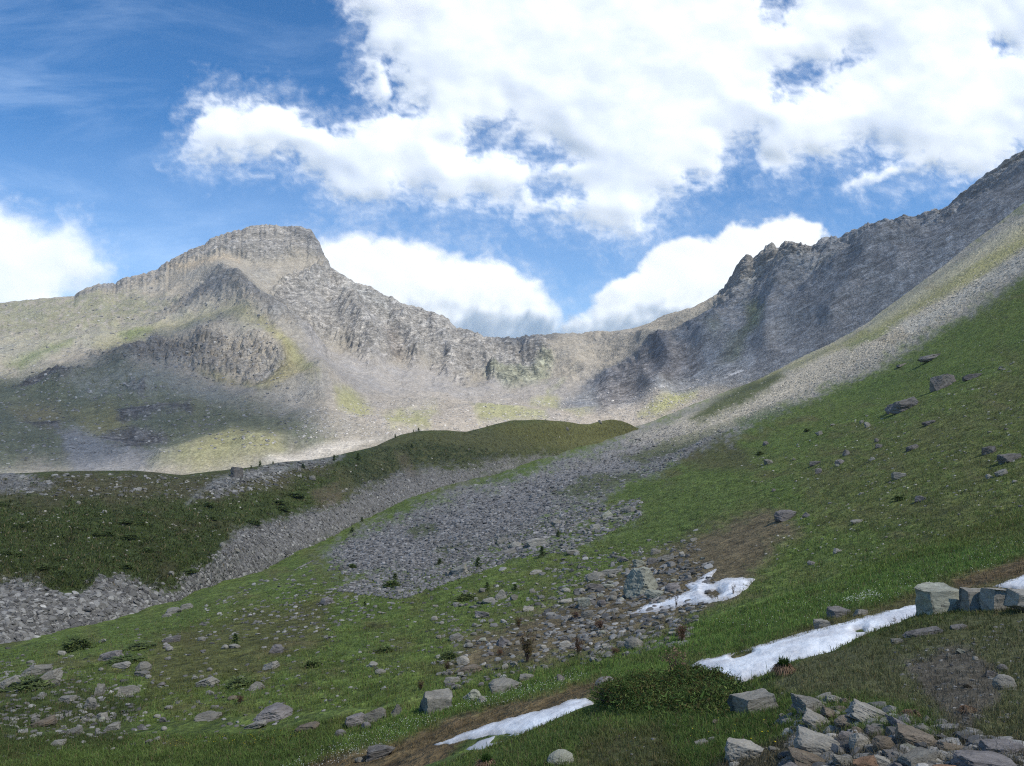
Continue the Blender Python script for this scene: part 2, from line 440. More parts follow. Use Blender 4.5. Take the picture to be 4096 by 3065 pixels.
cw.paint([(198, 384), (232, 391), (258, 409), (300, 406), (312, 412), (290, 380), (262, 350), (285, 392), (262, 402)], (.24, .215, .11), 5, 4, .8, .15)
cw.paint([(258, 352), (270, 360), (300, 388), (318, 412), (300, 402), (280, 378)], (.24, .23, .12), 4, 3, .8)
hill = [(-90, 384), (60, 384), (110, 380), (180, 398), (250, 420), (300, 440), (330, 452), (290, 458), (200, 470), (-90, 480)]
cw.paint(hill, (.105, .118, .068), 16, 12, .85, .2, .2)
cw.paint([(10, 420), (50, 418), (66, 430), (50, 440), (20, 436)], (.19, .165, .09), 8, 5, .8)
cw.paint([(70, 425), (110, 420), (130, 440), (120, 455), (85, 448)], (.20, .185, .09), 8, 5, .8)
for q in ([(14, 399), (30, 388), (78, 386), (82, 394), (60, 402), (30, 403)], [(117, 426), (150, 419), (190, 419), (193, 428), (160, 429), (120, 432)], [(124, 403), (143, 403), (142, 408), (128, 407)],
          [(100, 449), (130, 440), (168, 446), (170, 452), (130, 458)], [(15, 437), (60, 434), (58, 443), (20, 441)]):
    cw.paint(q, (.13, .125, .12), 4, 6, .95, .2, 1)
cw.paint([(58, 446), (76, 440), (100, 452), (175, 468), (150, 480), (80, 484), (66, 470)], (.24, .235, .235), 8, 9, .8, .15)
cw.paint([(55, 398), (150, 390), (200, 400), (240, 420), (160, 408), (90, 412)], (.24, .245, .235), 8, 8, .5, .4)
cw.paint([(150, 474), (185, 460), (215, 450), (262, 446), (280, 452), (278, 464), (200, 480)], (.25, .24, .125), 11, 6, .8, .1)
cw.paint([(262, 470), (300, 460), (350, 449), (380, 446), (352, 456), (300, 470)], (.42, .39, .34), 3, 2, .95)
# scree cones and the cirque floor
cw.paint([(300, 345), (330, 345), (372, 374), (382, 366), (392, 368), (414, 372), (440, 376), (466, 392), (496, 389), (512, 398), (526, 395), (545, 392), (600, 375), (606, 398), (560, 408), (500, 410), (420, 412), (340, 412), (310, 392)], (.285, .268, .25), 8, 4, .8)
cw.paint([(330, 412), (420, 410), (500, 408), (600, 400), (660, 392), (700, 378), (700, 410), (640, 430), (500, 440), (400, 440), (330, 430)], (.335, .30, .255), 10, 8, .85)
for q, o in (([(335, 418), (352, 412), (372, 420), (360, 430), (338, 428)], .8), ([(380, 424), (400, 418), (430, 424), (430, 436), (390, 434)], .8), ([(472, 416), (500, 412), (545, 418), (545, 424), (480, 428)], .8), ([(532, 408), (548, 402), (558, 404), (560, 410), (540, 410)], .8),
             ([(410, 419), (435, 416), (440, 422), (415, 424)], .6), ([(560, 413), (600, 404), (606, 410), (580, 420)], .6), ([(640, 420), (672, 402), (700, 392), (696, 402), (660, 420)], .9)):
    cw.paint(q, (.28, .28, .135), 5, 4, o, .1)
cw.paint([(486, 378), (512, 372), (530, 378), (545, 362), (553, 368), (545, 390), (528, 394), (510, 398), (497, 390)], (.235, .25, .165), 6, 5, .65, .2)
cw.paint([(580, 372), (562, 392), (548, 400), (560, 392)], (.22, .24, .14), 4, 3, .6)
cw.paint([(590, 345), (640, 330), (700, 306), (722, 292), (690, 328), (650, 352), (600, 385), (570, 395), (560, 380)], (.30, .27, .218), 8, 6, .8)
# the ridge on the right
ridge = [(735, 284), (722, 300), (700, 325), (660, 352), (600, 388), (560, 408), (600, 416), (650, 404), (760, 385), (880, 340), (1130, 160), (1130, 90), (1024, 150), (940, 205), (800, 240), (742, 254)]
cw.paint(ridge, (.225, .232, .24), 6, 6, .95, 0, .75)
cw.paint([(742, 253), (770, 242), (812, 240), (812, 256), (780, 268), (745, 282), (722, 305), (716, 300)], (.235, .225, .205), 4, 4, .8, 0, 1)
cw.paint([(810, 262), (850, 252), (850, 268), (820, 272)], (.29, .275, .235), 8, 6, .7)
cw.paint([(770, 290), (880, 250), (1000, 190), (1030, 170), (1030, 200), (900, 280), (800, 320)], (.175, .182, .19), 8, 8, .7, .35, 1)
cw.paint([(960, 192), (1010, 158), (1030, 150), (1030, 176), (985, 196)], (.27, .27, .265), 6, 6, .7, .2, .9)
cw.paint([(596, 396), (625, 375), (655, 358), (680, 352), (700, 362), (700, 376), (682, 388), (662, 394), (640, 404), (600, 416)], (.235, .212, .195), 6, 6, .7, .2, 1)
cw.paint([(654, 358), (668, 350), (672, 380), (660, 392), (652, 380)], (.16, .16, .17), 4, 4, .8, 0, 1)
cw.paint([(744, 302), (756, 300), (764, 318), (758, 340), (742, 345), (748, 325)], (.13, .155, .085), 6, 5, .85)
cw.paint([(726, 345), (745, 342), (740, 362), (720, 368)], (.16, .175, .11), 6, 5, .7)
cw.paint([(700, 340), (722, 330), (726, 338), (716, 352)], (.15, .165, .12), 6, 5, .6)
cw.paint([(720, 310), (745, 300), (742, 330), (722, 372), (690, 392), (660, 398), (700, 372), (716, 346)], (.27, .275, .275), 8, 4, .6)
cw.paint([(757, 350), (800, 325), (880, 280), (960, 235), (900, 290), (820, 345), (740, 385), (725, 384)], (.26, .255, .25), 8, 5, .7)
# relief: spurs and gullies, then rock texture; the crest line stays where it is
rk = cw.rocky
damp = 1 - smooth((S.T - 4.3) / .7) * .8
P = (S.X, S.Y, S.Z)


def ridge_line(pts, width, height):
    """a spur: the slope stands forward along this line"""
    out = np.zeros(S.px.shape)
    pts = np.array(pts, float)
    for (x0, y0), (x1, y1) in zip(pts[:-1], pts[1:]):
        ex, ey = x1 - x0, y1 - y0
        tt = np.clip(((S.px - x0) * ex + (S.py - y0) * ey) / (ex * ex + ey * ey), 0, 1)
        d = np.hypot(S.px - x0 - tt * ex, S.py - y0 - tt * ey)
        out = np.maximum(out, np.exp(-np.abs(d / width) ** 1.5))
    return out * height


low_damp = smooth(S.T / 1.6)
hgt = 22 * damp * low_damp * (fbm(P[0] / 260, P[1] / 260, P[2] / 200, 3, .5, True) + .15)
hgt += ridge_line([(222, 292), (248, 318), (276, 345), (300, 372), (322, 402)], 26, 46)
hgt += ridge_line([(205, 345), (240, 352), (280, 385)], 18, 18)
hgt += ridge_line([(325, 268), (345, 300), (365, 340), (378, 366)], 10, 26)
hgt += ridge_line([(395, 305), (408, 335), (420, 365)], 8, 20) + ridge_line([(430, 318), (445, 345), (455, 375)], 8, 20) + ridge_line([(470, 335), (485, 360), (495, 382)], 8, 16)
hgt += ridge_line([(60, 400), (120, 396), (160, 400)], 22, 12) + ridge_line([(110, 428), (190, 424)], 10, 8) + ridge_line([(160, 468), (230, 452), (270, 458)], 10, 8)
hgt += ridge_line([(300, 235), (322, 250), (330, 268)], 6, 14)
hgt += ridge_line([(655, 352), (668, 372), (660, 392)], 12, 22) + ridge_line([(610, 392), (640, 380), (650, 396)], 12, 14)
hgt += ridge_line([(745, 262), (735, 300), (700, 345)], 12, 20) + ridge_line([(800, 250), (770, 300), (765, 350)], 12, 14) + ridge_line([(905, 220), (860, 280), (830, 320)], 12, 14)
# ledges: layers that dip, stretched along the bedding
dip = np.where(S.px > 690, .45, .18)[:, :]
cross = S.Z - dip * S.X
lam = np.sin(cross / 9 + 5 * fbm(P[0] / 120, P[1] / 120, P[2] / 60, 3)) * .5
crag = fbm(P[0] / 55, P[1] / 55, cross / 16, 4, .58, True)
fine = fbm(P[0] / 14, P[1] / 14, cross / 6, 3, .6)
blk = fbm(P[0] / 30, P[1] / 34, P[2] / 60, 3, .55, True)
steep = .16 + .84 * smooth((S.T - 2.2) / 1.2)
fine2 = fbm(P[0] / 6, P[1] / 6, cross / 3, 2, .6)
gx = S.X - np.clip((S.px - 640) / 90, 0, 1) * .85 * S.Z
gw = .45 * perlin(P[0] / 130, P[1] / 130, P[2] / 70) + .2 * perlin(P[0] / 40, P[1] / 40, P[2] / 30)
gul = fbm(gx / 80 + gw, P[1] / 300, P[2] / 300, 2, .5, True) * .7 + fbm(gx / 27 + gw, P[1] / 150, P[2] / 120, 3, .6, True) * .45
hgt += damp * smooth((S.T - 1.8) / .8) * (6 + 16 * rk) * gul
hgt += rk * steep * (8.5 * crag + 4.0 * fine + 1.6 * fine2 + 1.6 * lam + 5.0 * blk) + (1 - rk) * (1.6 * crag + 1.3 * fine) * low_damp
e_sky = (S.Z / S.D)[int(np.argmin(np.abs(S.t - 5)))].copy()
S.displace(hgt)
for k_ in range(6):                       # the crest keeps its traced height
    de = np.maximum((S.Z / S.D).max(0) - e_sky, -.01)
    if k_ < 4:
        de = gauss1(np.maximum(de, gauss1(de, 12)), 10)
        S.Z -= (de[None, :] * S.D) * smooth((S.T - 1.6) / 2.2)
    else:
        S.Z -= (de[None, :] * S.D) * smooth((S.T - 4.2) / .7)
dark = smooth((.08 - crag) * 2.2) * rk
chute = smooth((-.12 - gul + .25 * fine) * 3.2) * np.clip(rk * 1.1, 0, 1) * .62
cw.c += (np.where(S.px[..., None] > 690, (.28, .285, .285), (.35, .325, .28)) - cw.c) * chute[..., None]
cw.rocky = rk = cw.rocky * (1 - .7 * chute)
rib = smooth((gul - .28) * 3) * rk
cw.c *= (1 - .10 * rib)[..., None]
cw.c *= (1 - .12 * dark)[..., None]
cw.c *= (1 + .30 * fine * (.5 + rk) + .10 * fbm(P[0] / 5, P[1] / 5, P[2] / 4, 2))[..., None]
dipd = np.where(S.px > 690, math.radians(26), math.radians(6))
du = cw.u * np.cos(dipd) - cw.v * np.sin(dipd) * -1; dv = -cw.u * np.sin(dipd) + cw.v * np.cos(dipd)
bed = fbm(du / 16, dv / 3.2, 4.4 + 0 * du, 4, .68)
bed2 = fbm(du / 6, dv / 1.9, 9.4 + 0 * du, 3, .7)
cw.c *= np.clip(1 + rk * (.55 * bed + .45 * bed2) + (1 - rk) * .22 * bed2, .35, 1.7)[..., None]
col_ = fbm(cw.u / 9, cw.v / 40, 6.1 + 0 * du, 3, .6, True)
cw.c *= (1 - .20 * rk * smooth((col_ - .25) * 3))[..., None]
# gravel runs down the fall line on bare slopes
run = fbm(cw.u / 6, cw.v / 60, 2.2 + 0 * cw.u, 3, .6)
cw.c *= (1 + .12 * run * (1 - rk))[..., None]
W.cov = cw

# ---- the near slope: meadow, rubble, hillside and scree
S = G
cg = Cover(G, (.106, .146, .035))
cg.vary(cg.nA, (.122, .124, .043), -.1, .5, .7)
cg.vary(cg.nB, (.076, .108, .027), 0, .6, .6)
cg.vary(-cg.nA, (.070, .110, .027), .1, .6, .6)
meadow = [(-60, 800), (100, 770), (250, 755), (340, 735), (430, 705), (500, 688), (600, 662), (660, 640), (700, 622), (800, 592), (1100, 505), (1100, 580), (920, 602), (800, 640), (690, 668), (580, 690), (436, 740), (300, 800)]
cg.paint(meadow, (.096, .150, .036), 8, 8, .9)
cg.paint([(-60, 800), (-60, 742), (100, 730), (220, 735), (330, 715), (330, 760), (200, 800)], (.075, .112, .030), 10, 8, .7)
cg.paint([(560, 545), (600, 520), (660, 495), (735, 470), (770, 480), (760, 520), (690, 540), (640, 556), (590, 568)], (.094, .132, .034), 40, 14, .8)
cg.paint([(735, 440), (800, 415), (870, 380), (950, 338), (1030, 285), (1100, 240), (1100, 300), (1000, 340), (900, 400), (800, 440)], (.110, .152, .034), 14, 10, .7)
cg.paint([(840, 395), (900, 360), (940, 345), (930, 365), (870, 400)], (.088, .132, .032), 8, 6, .6)
cg.paint([(790, 470), (900, 420), (1100, 340), (1100, 560), (950, 540), (820, 520)], (.110, .116, .040), 16, 14, .6, .35)
cg.paint([(560, 600), (640, 560), (700, 530), (770, 510), (800, 530), (760, 570), (740, 600), (690, 620), (640, 640), (560, 660), (500, 672), (450, 675), (470, 640)], (.135, .100, .064), 12, 12, .85, .2)
cg.paint([(690, 420), (735, 440), (760, 470), (700, 470), (672, 462)], (.085, .08, .035), 8, 6, .7)
cg.paint([(150, 640), (240, 610), (330, 600), (330, 640), (240, 680), (150, 690)], (.092, .085, .032), 12, 10, .7)
cg.paint([(-60, 690), (80, 680), (150, 700), (120, 745), (-60, 760)], (.040, .050, .020), 12, 10, .6)
# scree of broken rock
SCREE = (.205, .20, .192)
tongue = [(328, 552), (345, 540), (400, 513), (470, 490), (500, 480), (540, 466), (640, 430), (760, 378), (870, 322), (1000, 222), (1100, 150), (1100, 225), (1024, 271), (950, 323), (870, 366), (830, 386), (790, 403), (740, 430), (690, 452), (660, 470), (600, 492), (560, 512), (530, 528), (470, 552), (420, 568), (345, 572)]
cg.tongue = cg.paint(tongue, SCREE, 11, 19, 1, .06, .6)
for q in ([(400, 530), (420, 524), (436, 530), (415, 538)], [(470, 545), (520, 530), (560, 515), (575, 520), (520, 545)], [(540, 495), (580, 478), (640, 470), (640, 478), (570, 500)], [(430, 548), (470, 540), (480, 548), (440, 558)], [(620, 455), (690, 432), (740, 412), (745, 420), (700, 440), (640, 466)]):
    cg.tongue = cg.tongue * (1 - cg.paint(q, (.070, .085, .028), 4, 9, .8, .3, .2))
cg.paint([(345, 572), (420, 566), (480, 545), (560, 512), (600, 505), (560, 545), (480, 572), (400, 590), (340, 585)], SCREE, 8, 8, .55, .55, .4)
cg.paint([(520, 545), (560, 520), (640, 500), (636, 516), (570, 550), (520, 556)], SCREE, 8, 10, .55, .55, .4)
cg.paint([(630, 440), (760, 378), (870, 322), (1000, 222), (1100, 150), (1100, 225), (1024, 271), (950, 323), (870, 366), (800, 396), (730, 425)], (.335, .31, .25), 14, 8, .9)
for q, c_, o in (([(688, 420), (715, 400), (745, 382), (778, 372), (785, 376), (770, 390), (740, 405), (710, 418), (690, 424)], (.060, .075, .026), .95),
                 ([(735, 418), (790, 402), (800, 405), (760, 424), (740, 428)], (.055, .095, .025), .6),
                 ([(845, 343), (880, 322), (900, 312), (905, 316), (880, 336), (850, 350)], (.115, .145, .045), .8),
                 ([(760, 380), (800, 360), (860, 332), (920, 296), (960, 270), (1000, 250), (1030, 232), (1030, 248), (970, 286), (930, 304), (870, 334), (800, 366)], (.215, .215, .090), .7),
                 ([(870, 318), (920, 288), (1000, 236), (1100, 180), (1100, 205), (1010, 256), (930, 306), (880, 330)], (.225, .225, .10), .6),
                 ([(900, 322), (930, 312), (1000, 268), (1030, 250), (1030, 262), (960, 306), (910, 336)], (.28, .29, .27), .6),
                 ([(860, 325), (960, 262), (1060, 185), (1060, 196), (960, 275), (870, 330)], (.34, .325, .25), .6)):
    cg.tongue = cg.tongue * (1 - .95 * cg.paint(q, c_, 5, 5, o, .12))
cg.vary(fbm(cg.u / 70, cg.v / 14, 5.5 + 0 * cg.u, 4, .6) * (1 - cg.rocky * 3), (.115, .095, .045), .12, .5, .55)
# straw-coloured ground where the snow has just gone
STRAW = (.135, .092, .050)
cg.paint([(230, 800), (330, 756), (400, 740), (455, 716), (520, 700), (575, 684), (600, 676), (604, 690), (580, 702), (520, 720), (470, 735), (450, 752), (440, 800)], STRAW, 5, 5, .9)
cg.paint([(680, 668), (760, 646), (830, 618), (880, 604), (960, 580), (1100, 535), (1100, 575), (925, 612), (800, 642), (690, 676)], (.105, .085, .040), 4, 4, .8)
cg.paint([(950, 578), (1100, 535), (1100, 560), (1010, 578), (960, 592)], STRAW, 4, 3, .8)
damp = np.clip((S.D - 22) / 8, 0, 1)
P = (S.X, S.Y, S.Z)
kk = np.clip(S.D / 60, .35, 4)
n1 = fbm(P[0] / 22, P[1] / 22, P[2] / 22, 4, .5)
n2 = fbm(P[0] / 2.6, P[1] / 2.6, P[2] / 2.6, 3, .55)
n3 = fbm(P[0] / .8, P[1] / .8, P[2] / .8, 2, .6)
n4 = fbm(P[0] / 70, P[1] / 70, P[2] / 70, 3, .5)
sc = cg.rocky
far = smooth((S.D - 120) / 200)
hgt = damp * (.9 * n1 * np.clip(S.D / 80, .3, 1.6) + .16 * n2 + .06 * n3 * (1 - far) + far * (3.0 * n4 + .5 * n2)) + sc * (.35 * n2 + .25 * n3)
S.displace(hgt)
cg.c *= (1 + .34 * n2 * (1 - .4 * sc) + .22 * n3 + .14 * n1)[..., None]
tus = fbm(P[0] / 1.4, P[1] / 1.4, P[2] / 1.4, 3, .6)
cg.c *= (1 - .34 * smooth((tus - .12) * 3.5) * (1 - sc))[..., None]
cg.c *= (1 + sc * .35 * fbm(P[0] / 3.5, P[1] / 3.5, P[2] / 2, 3, .7))[..., None]
G.cov = cg

# ---- moraine
S = M
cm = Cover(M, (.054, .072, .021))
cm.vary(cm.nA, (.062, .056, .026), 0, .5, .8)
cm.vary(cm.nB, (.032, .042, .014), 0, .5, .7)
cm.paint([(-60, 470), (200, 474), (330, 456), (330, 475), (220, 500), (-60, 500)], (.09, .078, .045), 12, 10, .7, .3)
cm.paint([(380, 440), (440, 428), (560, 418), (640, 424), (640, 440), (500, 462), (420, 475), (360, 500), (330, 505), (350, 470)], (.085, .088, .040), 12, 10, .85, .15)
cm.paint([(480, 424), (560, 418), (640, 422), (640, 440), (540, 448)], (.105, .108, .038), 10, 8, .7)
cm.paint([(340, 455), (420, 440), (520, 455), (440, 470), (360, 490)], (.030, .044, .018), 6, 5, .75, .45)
talus = [(-60, 590), (0, 586), (30, 584), (45, 592), (70, 600), (85, 588), (100, 578), (120, 577), (150, 588), (176, 592), (190, 572), (215, 560), (230, 545), (240, 531), (262, 523), (300, 511), (340, 503), (365, 490), (395, 476), (430, 466), (480, 466), (540, 455),
         (560, 462), (500, 475), (420, 500), (330, 540), (260, 576), (180, 612), (100, 634), (0, 655), (-60, 660)]
cm.talus = cm.paint(talus, (.17, .166, .156), 7, 12, 1, .04, 1)
cm.paint([(185, 505), (215, 478), (250, 470), (280, 463), (345, 455), (330, 462), (260, 475), (232, 485), (225, 492), (205, 488)], (.20, .205, .205), 4, 6, .8, .3, .8)
cm.paint([(-60, 474), (30, 473), (60, 484), (20, 492), (-60, 485)], (.20, .20, .20), 4, 6, .7, .4, .8)
cm.paint([(395, 452), (405, 455), (420, 475), (412, 476), (400, 465)], (.12, .10, .07), 4, 6, .5, .3)
cm.paint([(310, 492), (335, 485), (345, 500), (320, 508)], (.13, .10, .07), 6, 5, .6, .3)
P = (S.X, S.Y, S.Z)
n1 = fbm(P[0] / 18, P[1] / 18, P[2] / 14, 3, .5); n2 = fbm(P[0] / 3, P[1] / 3, P[2] / 3, 3, .6); n3 = fbm(P[0] / 1.2, P[1] / 1.2, P[2] / 1.2, 2, .6)
crest = 1 - smooth((S.T - 3.5) / .5) * .7
S.displace(crest * (1.3 * n1 + .35 * n2 + .15 * n3) + cm.rocky * .4 * n3)
cm.c *= (1 + .30 * n2 + .20 * n3)[..., None]
M.cov = cm

# ---- the knoll in the foreground
S = K
ck = Cover(K, (.082, .118, .031))
ck.vary(ck.nB, (.075, .068, .030), 0, .5, .7)
ck.vary(ck.nA, (.050, .088, .020), .1, .5, .6)
earth = [(765, 690), (790, 668), (850, 645), (930, 625), (1100, 590), (1100, 745), (1000, 748), (960, 742), (930, 720), (880, 702), (820, 700)]
ck.paint(earth, (.098, .092, .048), 6, 8, .75, .2)
ck.paint([(900, 660), (960, 645), (1000, 670), (1000, 710), (960, 735), (930, 700)], (.105, .090, .074), 6, 8, .8, .2)
ck.paint([(850, 640), (920, 612), (1100, 590), (1100, 640), (960, 640), (880, 655)], (.068, .074, .028), 6, 6, .7, .2)
ck.paint([(700, 700), (760, 690), (800, 712), (790, 740), (760, 770), (660, 770), (660, 730)], (.050, .085, .020), 6, 6, .6, .2)
ck.paint([(585, 735), (660, 728), (690, 780), (560, 800)], (.070, .060, .030), 8, 6, .6, .2)
ck.paint([(440, 775), (500, 752), (560, 735), (580, 715), (600, 735), (540, 770)], (.058, .086, .024), 4, 4, .7, .2)
ck.paint([(700, 770), (800, 735), (1100, 740), (1100, 1100), (700, 1100)], (.085, .07, .05), 4, 5, .85)
P = (S.X, S.Y, S.Z)
n1 = fbm(P[0] / 2.5, P[1] / 2.5, P[2] / 2.5, 4, .5); n2 = fbm(P[0] / .35, P[1] / .35, P[2] / .35, 3, .6)
S.displace(.16 * n1 + .035 * n2)
ck.c *= (1 + .35 * n2 + .12 * n1)[..., None]
K.cov = ck

# ------------------------------------------------------------------ terrain objects
M_MTN = terrain_mat('mountain_ground', (9, 2.2), (.13, .26), .65, ((0, .16, .10), (1, 1, 4.5), 22, .38), (60, (.92, .96, 1.04), .6))
M_RDG = terrain_mat('ridge_ground', (8, 2.0), (.13, .26), .65, ((0, .44, .2), (1, 1, 5), 20, .38), (60, (.94, 1.0, 1.04), .6))
M_GRD = terrain_mat('slope_ground', (1.6, .35), (.30, .34), .7)
M_MOR = terrain_mat('moraine_ground', (2.2, .6), (.28, .30), .7)
M_KNL = terrain_mat('knoll_ground', (.16, .035), (.30, .32), .6)


def terrain(name, S, mat, keep=None):
    me = mesh_grid(name, S.X, S.Y, S.Z, keep, {'cover': np.clip(S.cov.c, .004, .9), 'rocky': np.clip(S.cov.rocky, 0, 1)})
    o = link(name, me, mat); o['kind'] = 'structure'
    return o


def qmean(v):
    return (v[:-1, :-1] + v[1:, :-1] + v[:-1, 1:] + v[1:, 1:]) / 4


qa = (A1[:-1] + A1[1:]) / 2
left = np.repeat((qa < ray(640, 330)[0])[None, :], len(W.t) - 1, 0)
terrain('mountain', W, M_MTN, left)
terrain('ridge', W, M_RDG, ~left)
tq = qmean(G.T)
terrain('meadow', G, M_GRD, tq < 2.5)
terrain('hillside', G, M_GRD, (tq >= 2.5) & (tq < 6.15))
terrain('scree_slope', G, M_GRD, tq >= 6.15)
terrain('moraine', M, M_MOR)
terrain('knoll', K, M_KNL)
SKYV, EXPO, HAZE = 1.05, 0.74, .00007
# ------------------------------------------------------------------ sun, cloud shade, sky
SUN_EL, SUN_H = math.radians(52), (0.80, -0.60)
TO_SUN = np.array([SUN_H[0] * math.cos(SUN_EL), SUN_H[1] * math.cos(SUN_EL), math.sin(SUN_EL)])
sd_ = bpy.data.lights.new('sun', 'SUN'); sun = bpy.data.objects.new('sun', sd_); COL.objects.link(sun)
sd_.energy = 3.75; sd_.angle = math.radians(0.53); sd_.color = (1.0, 0.94, 0.84)
sun.rotation_euler = Vector(-TO_SUN).to_track_quat('-Z', 'Y').to_euler()

# the drifting cloud deck that shades the near ground and parts of the far slopes: it hangs at 1200 m, over the camera and out of the frame
H = 1200.0
CELL = 22.0


def shade_of(S, fn):
    w = fn(S)
    tt = (H - S.Z) / TO_SUN[2]
    return S.X + tt * TO_SUN[0], S.Y + tt * TO_SUN[1], w, S.D * S.D


def sh_w(S):
    sh = np.zeros(S.px.shape)
    wob = S.cov.nA * 7 + S.cov.nB * 2

    def add(poly, val, f):
        nonlocal sh
        sh = np.maximum(sh, smooth((sdist(S.px, S.py, poly) + wob) / f * .5 + .5) * val)
    add([(738, 283), (722, 298), (700, 322), (660, 350), (600, 388), (575, 402), (610, 396), (640, 376), (668, 400), (700, 372), (724, 368), (760, 400), (1200, 150), (1200, 80), (1040, 158), (985, 196), (940, 214), (870, 226), (806, 262), (770, 262)], .58, 6)
    add([(162, 320), (205, 300), (240, 300), (300, 336), (285, 342), (240, 318), (205, 312)], .6, 6)
    add([(60, 384), (120, 356), (180, 335), (215, 328), (240, 334), (262, 352), (240, 348), (210, 342), (180, 350), (215, 356), (205, 378), (260, 402), (330, 440), (290, 452), (200, 448), (140, 478), (-120, 480), (-120, 400)], .62, 9)
    add([(490, 338), (520, 336), (560, 336), (556, 350), (530, 358), (505, 350)], .7, 5)
    add([(300, 378), (330, 384), (400, 412), (380, 426), (300, 420)], .25, 14)
    return sh


def sh_g(S):
    sh = np.ones(S.px.shape) * .46
    add = [(640, 450), (720, 434), (800, 400), (880, 360), (950, 322), (1024, 274), (1200, 172), (1200, 60), (1000, 150), (760, 350), (640, 415), (600, 420)]
    wob = S.cov.nA * 6
    return sh * (1 - smooth((sdist(S.px, S.py, add) + wob) / 14 * .5 + .5) * smooth((S.D - 200) / 90))


def sh_m(S):
    return .52 - .40 * smooth((S.px - 470) / 130) * smooth((S.T - 2.6) / 1.2)


parts = [shade_of(W, sh_w), shade_of(G, sh_g), shade_of(M, sh_m), shade_of(K, lambda S: np.ones(S.px.shape) * .46)]
gx0, gy0, nx, ny = -2200.0, -2600.0, 300, 260
acc = np.zeros(nx * ny); wt = np.zeros(nx * ny)
for X_, Y_, w_, a_ in parts:
    ix = ((X_ - gx0) / CELL).astype(int).ravel(); iy = ((Y_ - gy0) / CELL).astype(int).ravel()
    ok = (ix >= 0) & (ix < nx) & (iy >= 0) & (iy < ny)
    k = iy[ok] * nx + ix[ok]
    acc += np.bincount(k, (w_ * a_).ravel()[ok], nx * ny); wt += np.bincount(k, a_.ravel()[ok], nx * ny)
acc = acc.reshape(ny, nx); wt = wt.reshape(ny, nx)


def blur2(v, s):
    v = np.apply_along_axis(gauss1, 1, v, s)
    return np.apply_along_axis(gauss1, 0, v, s)


mean = np.where(wt > 0, acc / np.maximum(wt, 1e-9), 0); msk = (wt > 0) * 1.0
bm = blur2(msk, 2.0)
dens = blur2(mean * msk, .8) / np.maximum(blur2(msk, .8), 1e-3)
dens = np.where(blur2(msk, .8) > .05, dens, blur2(mean * msk, 2.0) / np.maximum(bm, 1e-3) * smooth(bm * 3))
cxs = gx0 + (np.arange(nx) + .5) * CELL; cys = gy0 + (np.arange(ny) + .5) * CELL
CX, CY = np.meshgrid(cxs, cys)
dens = np.clip(dens * (1 + .25 * fbm(CX / 90, CY / 90, 0 * CX, 3)), 0, .97)
dens = np.maximum(dens, .48 * smooth(1.6 * (1 - np.hypot((CX - 850) / 800, (CY + 560) / 420))))  # extra unseen cloud added overhead to give the foreground more neutral white light
# nothing of the deck may hang in the frame
dd = CY * CT + H * ST
fx, fy = proj(CX, np.where(dd > 1, CY, -CY), H + 0 * CX)
inframe = (dd > 1) & (np.abs(fx - 512) < 560) & (fy > -60) & (fy < 800)
print('cloud deck cells in frame', int((inframe & (dens > .05)).sum()))
thick = 60 * np.sqrt(np.clip(dens, 0, 1)) + 10 * fbm(CX / 60, CY / 60, 3 + 0 * CX, 3)
on = blur2((dens > .02) * 1.0, .7) > .2
kq = on[:-1, :-1] & on[1:, :-1] & on[:-1, 1:] & on[1:, 1:]
mc, t, b = new_mat('cloud_white')
at = t.new('ShaderNodeAttribute', attribute_name='cloudiness')
alpha = t.math('SUBTRACT', 1.0, t.math('SQRT', t.math('SUBTRACT', 1.0, at.outputs['Fac'])))
tr = t.new('ShaderNodeBsdfTransparent'); tl = t.new('ShaderNodeBsdfTranslucent'); df = t.new('ShaderNodeBsdfDiffuse')
tl.inputs[0].default_value = (.95, .95, .95, 1); df.inputs[0].default_value = (.9, .9, .9, 1)
m1 = t.new('ShaderNodeMixShader'); m1.inputs[0].default_value = .6
t.l.new(df.outputs[0], m1.inputs[1]); t.l.new(tl.outputs[0], m1.inputs[2])
m2 = t.new('ShaderNodeMixShader'); t.l.new(alpha, m2.inputs[0]); t.l.new(tr.outputs[0], m2.inputs[1]); t.l.new(m1.outputs[0], m2.inputs[2])
t.l.new(m2.outputs[0], t.n['Material Output'].inputs[0])
top = mesh_grid('cloud', CX, CY, H + 4 + np.maximum(thick, 6), kq, {'cloudiness': dens})
bot = mesh_grid('cloud_under', CX, CY, H - .25 * np.maximum(thick, 6), kq, {'cloudiness': dens})
n_ = len(top.vertices)
cot = np.empty(n_ * 3, np.float32); top.vertices.foreach_get('co', cot)
cob = np.empty(n_ * 3, np.float32); bot.vertices.foreach_get('co', cob)
fv = np.empty(len(top.polygons) * 4, np.int32); top.loops.foreach_get('vertex_index', fv); fv = fv.reshape(-1, 4)
dv = np.empty(n_, np.float32); top.attributes['cloudiness'].data.foreach_get('value', dv)
cl = mesh_raw('cloud', np.concatenate([cot.reshape(-1, 3), cob.reshape(-1, 3)]), np.concatenate([fv, fv[:, ::-1] + n_]), {'cloudiness': np.concatenate([dv, dv])})
bpy.data.meshes.remove(top); bpy.data.meshes.remove(bot)
o = link('cloud', cl, mc); o['kind'] = 'structure'

